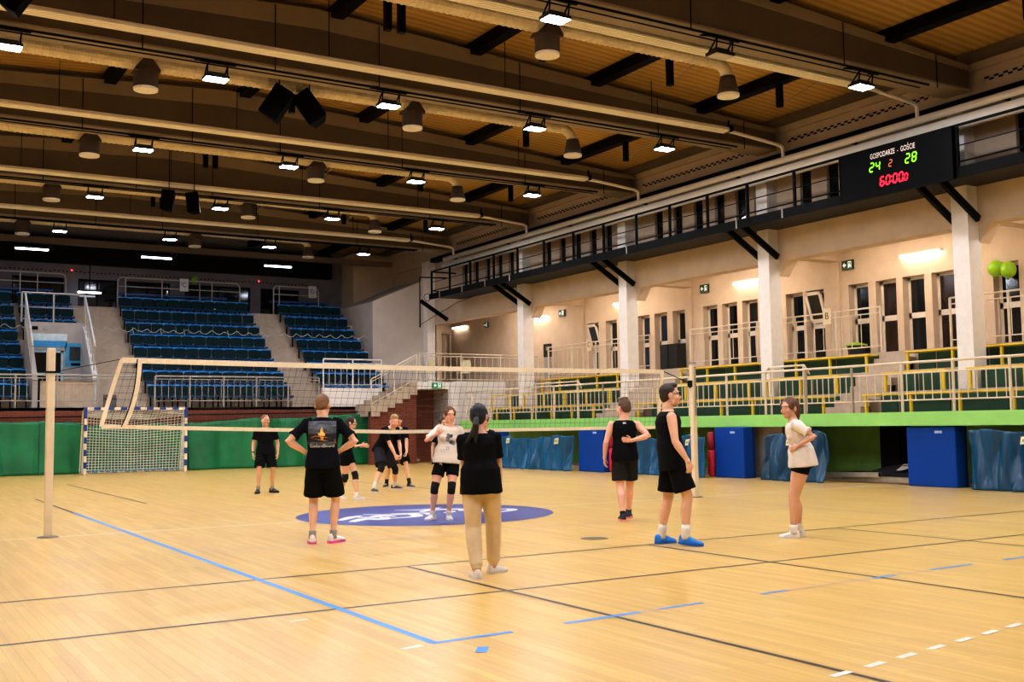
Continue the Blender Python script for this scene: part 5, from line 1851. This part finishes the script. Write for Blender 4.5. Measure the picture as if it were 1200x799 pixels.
        up_.add(vs, [(i_ * n_ + j, i_ * n_ + j + 1, (i_ + 1) * n_ + j + 1, (i_ + 1) * n_ + j) for i_ in range(len(rings) - 1) for j in range(n_ - 1)] + [tuple(range(n_ - 1, -1, -1)), tuple((len(rings) - 1) * n_ + j for j in range(n_))])
        shoe = scaled(up_).build('shoe', shc[0], body, smooth=True)
        so_ = MB()
        ol = [(w_ + .004, y) for y, w_, h_ in rings] + [(-(w_ + .004), y) for y, w_, h_ in rings[::-1]]
        m_ = len(ol)
        so_.add([fp(x, y, .001) for x, y in ol] + [fp(x, y, .03) for x, y in ol], [tuple(range(m_ - 1, -1, -1)), tuple(range(m_, 2 * m_))] + [(j, (j + 1) % m_, m_ + (j + 1) % m_, m_ + j) for j in range(m_)])
        scaled(so_).build('sole', shc[1], shoe)
        lc = MB()
        for q in (.03, .055, .08, .105):
            lc.tube([fp(-.022, q, .098 - .42 * (q - .03)), fp(0, q + .004, .106 - .42 * (q - .03)), fp(.022, q, .098 - .42 * (q - .03))], .0035, 5)
        scaled(lc).build('laces', shc[2] if len(shc) > 2 else M_SOLEW, shoe)
    info = dict(body=body, tee=tee, s=s, along=along, fwd=fwd, srt=srt, up=up, head=head, Rh=Rh, hp=hp_, scaled=scaled, arms=arms, legs=leg, hair=hm)
    return info

def on_cloth(info, items, back=True):
    """print flat shapes on the shirt: items = (name, verts2d, faces, mat, lift). u to the reader's right, v up (metres)."""
    me = info['tee'].data
    bv = BVHTree.FromPolygons([v.co for v in me.vertices], [tuple(p.vertices) for p in me.polygons])
    s = info['s']
    sg = -1 if back else 1
    for name, c_, vs, fs, mat, lift in items:
        out = []
        for (u_, v_) in vs:
            o_ = (info['along'](.0) * s) + info['up'] * (c_[1] + v_) + info['srt'] * (-sg * (c_[0] + u_))
            st = o_ + info['fwd'] * (sg * .6)
            h = bv.ray_cast(st, -info['fwd'] * sg)
            p = h[0] if h[0] is not None else o_ + info['fwd'] * sg * .12
            out.append(p + info['fwd'] * sg * lift)
        MB().add(out, fs).build(name, mat, info['tee'])

def gridshape(w_, h_, nu, nv, f=None):
    vs = [((i / nu - .5) * w_, (j / nv - .5) * h_) for j in range(nv + 1) for i in range(nu + 1)]
    fs = [(j * (nu + 1) + i, j * (nu + 1) + i + 1, (j + 1) * (nu + 1) + i + 1, (j + 1) * (nu + 1) + i) for j in range(nv) for i in range(nu)]
    return vs, fs

H_DB = pm('dark_brown_hair', (52, 36, 26), .6, var=.3, scale=30, bump=.3, bscale=120)
H_BLK = pm('black_hair', (18, 16, 18), .45, var=.3, scale=30, bump=.3, bscale=120)
H_LB = pm('light_brown_hair', (128, 92, 60), .6, var=.3, scale=30, bump=.3, bscale=120)
H_AB = pm('auburn_hair', (104, 68, 44), .6, var=.3, scale=30, bump=.3, bscale=120)
H_BL = pm('blond_hair', (182, 146, 92), .6, var=.25, scale=30, bump=.3, bscale=120)

# --- man with the printed tee, hands on hips
p1 = person('man in black printed tee seen from behind, hands on his hips, pink and white shoes', 1.78, (-2.89, -2.97), -24, ((-3.0, -2.94), (-2.76, -3.0)),
    skin=M_SK1, hairm=H_LB, hair='cropped', foot_yaw=(6, -38), build=1.05, armw=1.1, legw=1.02, head=(-14, 4, 0),
    armL=dict(wrist=(-.195, .0, 1.07), pole=(-1, -.45, .1), dir=(.62, .55, -.35), thumb=(.1, -.6, .7), curl=.25),
    armR=dict(wrist=(.195, .0, 1.07), pole=(1, -.45, .1), dir=(-.62, .55, -.35), thumb=(-.1, -.6, .7), curl=.25),
    top=dict(mat=M_TEEN, sleeve=.72, cuff=.078, ease=.024, flare=.008, hem=-.08, neck=.51),
    bottom=dict(kind='shorts', mat=M_SHORT, len=.86, w=(.108, .12)), sock=(M_GSOCK, .14),
    shoe=(M_WSHOE, pm('pink_sole', (226, 90, 160), .5, var=.3, scale=18), M_SOLEW))
gs = gridshape(.33, .28, 14, 12)
items = [('shirt_print', (0, .335), gs[0], gs[1], pm('grey_cloud_print', (84, 88, 98), .8, var=.75, scale=9, stretch=(1, 1, 3)), .004)]
gs2 = gridshape(.33, .1, 12, 4)
items.append(('print_dark_band', (0, .275), gs2[0], gs2[1], pm('dark_print', (34, 32, 40), .8, var=.4, scale=12), .0055))  # darker printed band across the lower part of the picture
def subdiv_poly(outline, n=6):
    out = []
    for i in range(len(outline)):
        a_, b_ = outline[i], outline[(i + 1) % len(outline)]
        for j in range(n):
            out.append((a_[0] + (b_[0] - a_[0]) * j / n, a_[1] + (b_[1] - a_[1]) * j / n))
    return out
M_FL = pm('orange_print', (246, 158, 54), .7, var=.35, scale=22)
fan = [(-.14, -.07), (-.08, -.045), (.0, -.055), (.15, -.085), (.155, -.135), (.06, -.11), (-.06, -.09)]
fl_v = subdiv_poly(fan, 3)
items.append(('orange_shape', (0, .345), [(.0, -.085)] + fl_v, [(0, i + 1, (i + 1) % len(fl_v) + 1) for i in range(len(fl_v))], M_FL, .007))
fan = [(-.04, -.045), (.03, -.05), (.038, -.025), (.012, .0), (.012, .03), (-.004, .06), (-.02, .02), (-.024, -.005), (-.05, -.02)]
fl_v = subdiv_poly(fan, 2)
items.append(('yellow_figure', (0, .345), [(-.002, -.02)] + fl_v, [(0, i + 1, (i + 1) % len(fl_v) + 1) for i in range(len(fl_v))], pm('yellow_print', (252, 206, 110), .7, var=.2, scale=22), .008))
tv, tf = text_mesh('GotlandBound', .052)
items.append(('lettering', (0, .178), [(v[0] * .95, v[1]) for v in tv], tf, pm('white_print', (226, 222, 214), .7), .006))
on_cloth(p1, items, True)

# --- woman in the black tee and beige trousers, back to us
p2 = person('woman in black tee and beige sweatpants seen from behind, black hair in a low ponytail', 1.58, (-2.71, -6.53), -33, ((-2.86, -6.66), (-2.55, -6.42)),
    fem=True, skin=M_SK2, hairm=H_BLK, hair='low_ponytail', tail_bend=-.1, foot_yaw=(20, -50), head=(-6, 12, 0), pelx=-.02, build=1.12, legw=1.0, lean=(2, -2),
    armL=dict(wrist=(-.17, .14, .86), pole=(-1, -.6, 0), dir=(.6, .4, -.6), thumb=(0, -.2, 1), curl=.35),
    armR=dict(wrist=(.17, .14, .86), pole=(1, -.6, 0), dir=(-.6, .4, -.6), thumb=(0, -.2, 1), curl=.35),
    top=dict(mat=M_TEE, sleeve=.72, cuff=.074, ease=.022, flare=.004, hem=-.13, straight=.95, wr=.022),
    bottom=dict(kind='pants', name='sweatpants', mat=M_PANTS, wr=.02, ease=.02), sock=None, shoe=(M_WSHOE, M_SOLEW, M_SOLEW))
# --- woman in the white printed tee, facing us
p3 = person('woman facing us in white printed tee, black shorts and knee pads, hand raised', 1.66, (-.25, -1.14), 152, ((-.22, -1.17), (-.42, -1.04)),
    fem=True, skin=M_SK2, hairm=H_AB, hair='bun', foot_yaw=(10, -35), head=(14, 6, 0), pads=True, build=1.05, legw=1.05, lean=(0, -5), pelx=-.03,
    armR=dict(wrist=(.13, .24, 1.33), pole=(1, -.1, -.8), dir=(-.75, .4, .45), thumb=(-.2, .3, .9), curl=.55),
    top=dict(mat=M_WTEE, sleeve=.82, cuff=.078, ease=.026, flare=.02, hem=-.1, straight=.95),
    bottom=dict(kind='shorts', mat=M_SHORT, len=.58, w=(.1, .1), ease=.012), sock=(M_WSOCK, .16), shoe=(M_WSHOE, M_SOLEW, M_SOLEW))
gs = gridshape(.12, .16, 8, 8)
rn = random.Random(3)
items = []
for j in range(7):
    cx_, cy_ = rn.uniform(-.06, .07), rn.uniform(-.07, .09)
    pl = [(cx_ + (.018 + .016 * rn.random()) * cos(q * pi / 4) * 1.1, cy_ + (.018 + .02 * rn.random()) * sin(q * pi / 4)) for q in range(8)]
    items.append(('shirt_print', (.02, .27), [(cx_, cy_)] + pl, [(0, i + 1, (i + 1) % 8 + 1) for i in range(8)], pm('slate_print' if j % 2 else 'grey_blue_print', (66, 70, 92) if j % 2 else (120, 126, 146), .8), .003))
tv, tf = text_mesh('D', .06)
items.append(('lettering', (.0, .13), [(v[0], v[1]) for v in tv], tf, pm('slate_print', (66, 70, 92), .8), .003))
on_cloth(p3, items, False)
# --- player half hidden behind her
p4 = person('dark-haired player in black, mostly hidden behind the woman in white printed tee', 1.54, (1.95, 3.08), 150, ((2.1, 3.05), (1.74, 3.14)),
    fem=True, skin=M_SK1, hairm=H_DB, hair='long', foot_yaw=(15, -15), head=(20, 5, 0), lean=(0, -3), top=dict(mat=M_TEE, sleeve=.7), bottom=dict(kind='shorts', mat=M_SHORT, len=.5, w=(.1, .1)), sock=(M_WSOCK, .14), shoe=(M_WSHOE, M_SOLEW, M_SOLEW))
# --- dark-haired girl clapping, knee pads
p5 = person('dark-haired woman in black top and black knee pads, turned right with hands held forward', 1.6, (.33, 3.9), -138, ((.42, 3.68), (.22, 4.08)),
    fem=True, skin=M_SK1, hairm=H_DB, hair='long', foot_yaw=(25, -10), head=(8, 2, 0), lean=(8, 0), pads=True, pelz=.94, build=1.05,
    armR=dict(wrist=(.1, .34, 1.12), pole=(.7, -.8, -.4), dir=(-.2, .95, .1), thumb=(0, 0, 1), curl=.2),
    armL=dict(wrist=(-.08, .34, 1.1), pole=(-.7, -.8, -.4), dir=(.2, .95, 0), thumb=(0, 0, 1), curl=.2),
    top=dict(mat=M_TEE, sleeve=1.45, ease=.014, hem=-.02), bottom=dict(kind='shorts', mat=M_SHORT, len=.42, w=(.098, .098)), sock=(M_WSOCK, .16), shoe=(M_WSHOE, M_SOLEW, M_SOLEW))
# --- two players bending with hands on their knees
p6 = person('blond player in black tee and dark grey shorts bending forward with hands on the knees', 1.86, (1.95, 5.9), -158, ((2.36, 6.15), (1.62, 5.6)),
    skin=M_SK2, hairm=H_BL, hair='short', foot_yaw=(10, -25), lean=(34, 0), pelz=.86, pely=-.02, head=(-38, 20, 0), headfwd=.06, pads=True,
    knee_pole=((.15, 1, 0), (.1, 1, 0)),
    armR=dict(wrist=(.06, .42, .72), pole=(.9, -.5, 0), dir=(-.35, .3, -.9), thumb=(-.7, .6, .3), curl=.6),
    armL=dict(wrist=(-.1, .42, .74), pole=(-.9, -.5, 0), dir=(.35, .3, -.9), thumb=(.7, .6, .3), curl=.6),
    top=dict(mat=M_TEE, sleeve=.8, cuff=.075, ease=.024, hem=-.1), bottom=dict(kind='shorts', mat=M_SHORTG, len=.82, w=(.11, .125)), sock=(M_WSOCK, .3),
    shoe=(pm('black_white_shoe', (60, 58, 60), .5, var=.8, scale=16), M_SOLEW, M_SOLEW))
p7 = person('player in black kit with black socks standing close behind the blond bending player', 1.76, (2.74, 6.78), 158, ((2.9, 6.52), (2.56, 7.0)),
    skin=M_SK1, hairm=H_DB, hair='short', foot_yaw=(30, -20), lean=(28, 0), pelz=.9, pely=-.16, head=(0, 30, 0),
    armR=dict(wrist=(.16, .3, .76), pole=(.9, -.6, 0), dir=(-.2, .3, -.9), curl=.6), armL=dict(wrist=(-.18, .3, .74), pole=(-.9, -.6, 0), dir=(.2, .3, -.9), curl=.6),
    top=dict(mat=M_TEE, sleeve=.75, cuff=.075, ease=.022), bottom=dict(kind='shorts', mat=M_SHORT, len=.84, w=(.11, .122)), sock=(M_BSOCK, .3),
    shoe=(pm('black_orange_shoe', (66, 44, 40), .5, var=.9, scale=14), M_SOLEW, M_SOLEW))
# --- man standing at the back
p8 = person('man in black tee and shorts standing alone at the back before the green curtain', 1.66, (-.2, 7.13), 158, ((-.03, 7.16), (-.36, 7.1)),
    skin=M_SK3, hairm=H_LB, hair='cropped', foot_yaw=(48, -8), head=(38, 0, 0), build=1.08, armw=1.1,
    top=dict(mat=M_TEE, sleeve=.72, cuff=.075, ease=.024), bottom=dict(kind='shorts', mat=M_SHORT, len=.82, w=(.11, .122)), sock=(M_GSOCK, .18),
    shoe=(pm('dark_sneaker', (38, 40, 48), .5, var=.4, scale=14), M_DARK, M_DARK))
S_, el_, wr_, dd_ = p8['arms'][1]
q = MB()
ax = (wr_ - el_).normalized()
q.tube([wr_ - ax * .035, wr_ - ax * .012], .034, 12)
p8['scaled'](q).build('wristband', M_PADK, p8['body'])
# --- man with one arm folded behind his back
p9 = person('man in black tank top seen from behind with his right arm folded across his back', 1.72, (1.74, -2.83), -34, ((1.6, -2.98), (1.93, -2.68)),
    skin=M_SK2, hairm=pm('brown_hair', (98, 70, 50), .6, var=.3, scale=30, bump=.3, bscale=120), hair='short', quiff=True, legw=1.14, foot_yaw=(10, -10), head=(42, 8, 0), hs=1.14, armw=1.05,
    armR=dict(wrist=(.12, -.2, 1.15), pole=(1, -.35, -.3), dir=(-.95, -.12, .12), thumb=(0, -.1, 1), curl=.12, spread=2.5),
    armL=dict(wrist=(-.27, .04, .9), dir=(.02, .1, -1), thumb=(.3, 1, 0)),
    top=dict(name='tank_top', mat=M_TEE, sleeve=0, ease=.018, hem=-.1, straight=.9, flare=.02, back=.022), bottom=dict(kind='shorts', mat=pm('charcoal_shorts_cloth', (36, 35, 35), .9, var=.2, spec=.15), len=.8, w=(.108, .116)), sock=(M_BSOCK, .12),
    shoe=(pm('navy_orange_shoe', (40, 36, 60), .5, var=.9, scale=16), pm('coral_sole', (236, 150, 130), .5), M_SOLEW))
gs = gridshape(.045, .022, 3, 2)
on_cloth(p9, [('neck_label', (0, .43), gs[0], gs[1], pm('white_label', (210, 210, 214), .6), .004)], True)
# --- man with glasses
p10 = person('man with glasses in black sleeveless top and bright blue shoes, turned to the right', 1.79, (.26, -5.71), -118, ((.225, -5.5), (.275, -5.86)),
    skin=M_SK1, hairm=H_DB, hair='short', foot_yaw=(25, -14), head=(-6, -4, 0), lean=(-4, 0), armw=1.08, legw=1.06, build=1.04, pely=-.01, pelz=.995, heel=(.0, .02),
    armR=dict(wrist=(.27, .1, .93), pole=(.25, -1, 0), dir=(0, .2, -1), thumb=(-.4, 1, 0), curl=.4),
    armL=dict(wrist=(-.25, .06, .92)),
    top=dict(name='sleeveless_top', mat=M_TEE, sleeve=0, ease=.03, hem=-.17, straight=1.0, flare=.012), bottom=dict(kind='shorts', mat=M_SHORT, len=.84, w=(.11, .125)), sock=(M_WSOCK, .3),
    shoe=(pm('bright_blue_shoe', (26, 128, 222), .45, var=.35, scale=12), pm('blue_sole', (20, 96, 190), .5), pm('light_blue_laces', (120, 190, 240), .5)))
q = MB()
hp_ = p10['hp']
for sg in (-1, 1):
    q.tube([hp_(sg * .032 + .023 * cos(2 * pi * i / 14), .098 - .012 * abs(cos(2 * pi * i / 14)) * (1 if sg * cos(2 * pi * i / 14) > 0 else 0), .006 + .019 * sin(2 * pi * i / 14)) for i in range(14)], .0026, 5, closed=True)
    q.tube([hp_(sg * .055, .09, .012), hp_(sg * .078, .03, .012), hp_(sg * .08, -.01, .006)], .0026, 5)
q.tube([hp_(-.01, .1, .01), hp_(.01, .1, .01)], .0026, 5)
p10['scaled'](q).build('glasses', M_DARK, p10['body'])
# --- girl in the white tee on the right
p11 = person('girl in plain white tee and short black shorts, hand on hip, rightmost', 1.65, (1.86, -6.0), 46, ((1.77, -6.05), (1.96, -5.96)),
    fem=True, skin=M_SK3, hairm=H_AB, hair='ponytail', foot_yaw=(2, -6), head=(48, 2, 0), hs=1.15, lean=(11, 0), pely=-.1, pelz=.985, build=1.08, legw=1.14,
    armL=dict(wrist=(-.21, -.05, 1.15), pole=(-.3, -1, .5), dir=(.25, .85, -.4), thumb=(.2, -.1, 1), curl=.35),
    armR=dict(wrist=(.19, -.08, 1.12), pole=(.4, -1, .4), dir=(-.3, .85, -.2), thumb=(-.2, -.3, 1), curl=.3),
    top=dict(mat=M_WTEE, sleeve=.68, cuff=.08, ease=.028, flare=.036, hem=-.1, straight=1.0), bottom=dict(kind='shorts', mat=M_SHORT, len=.31, w=(.112, .112), ease=.01), sock=(M_WSOCK, .2), shoe=(M_WSHOE, M_SOLEW, M_SOLEW))
# --- player hidden behind the woman in beige trousers
p12 = person('player in black tee almost hidden behind the woman in beige sweatpants, only a shoulder showing', 1.56, (.88, -.32), 150, ((1.0, -.36), (.76, -.28)),
    fem=True, skin=M_SK2, hairm=H_DB, hair='bun', foot_yaw=(10, -10), top=dict(mat=M_TEE, sleeve=.6), bottom=dict(kind='shorts', mat=M_SHORT, len=.5, w=(.1, .1)), sock=(M_WSOCK, .16), shoe=(M_WSHOE, M_SOLEW, M_SOLEW))
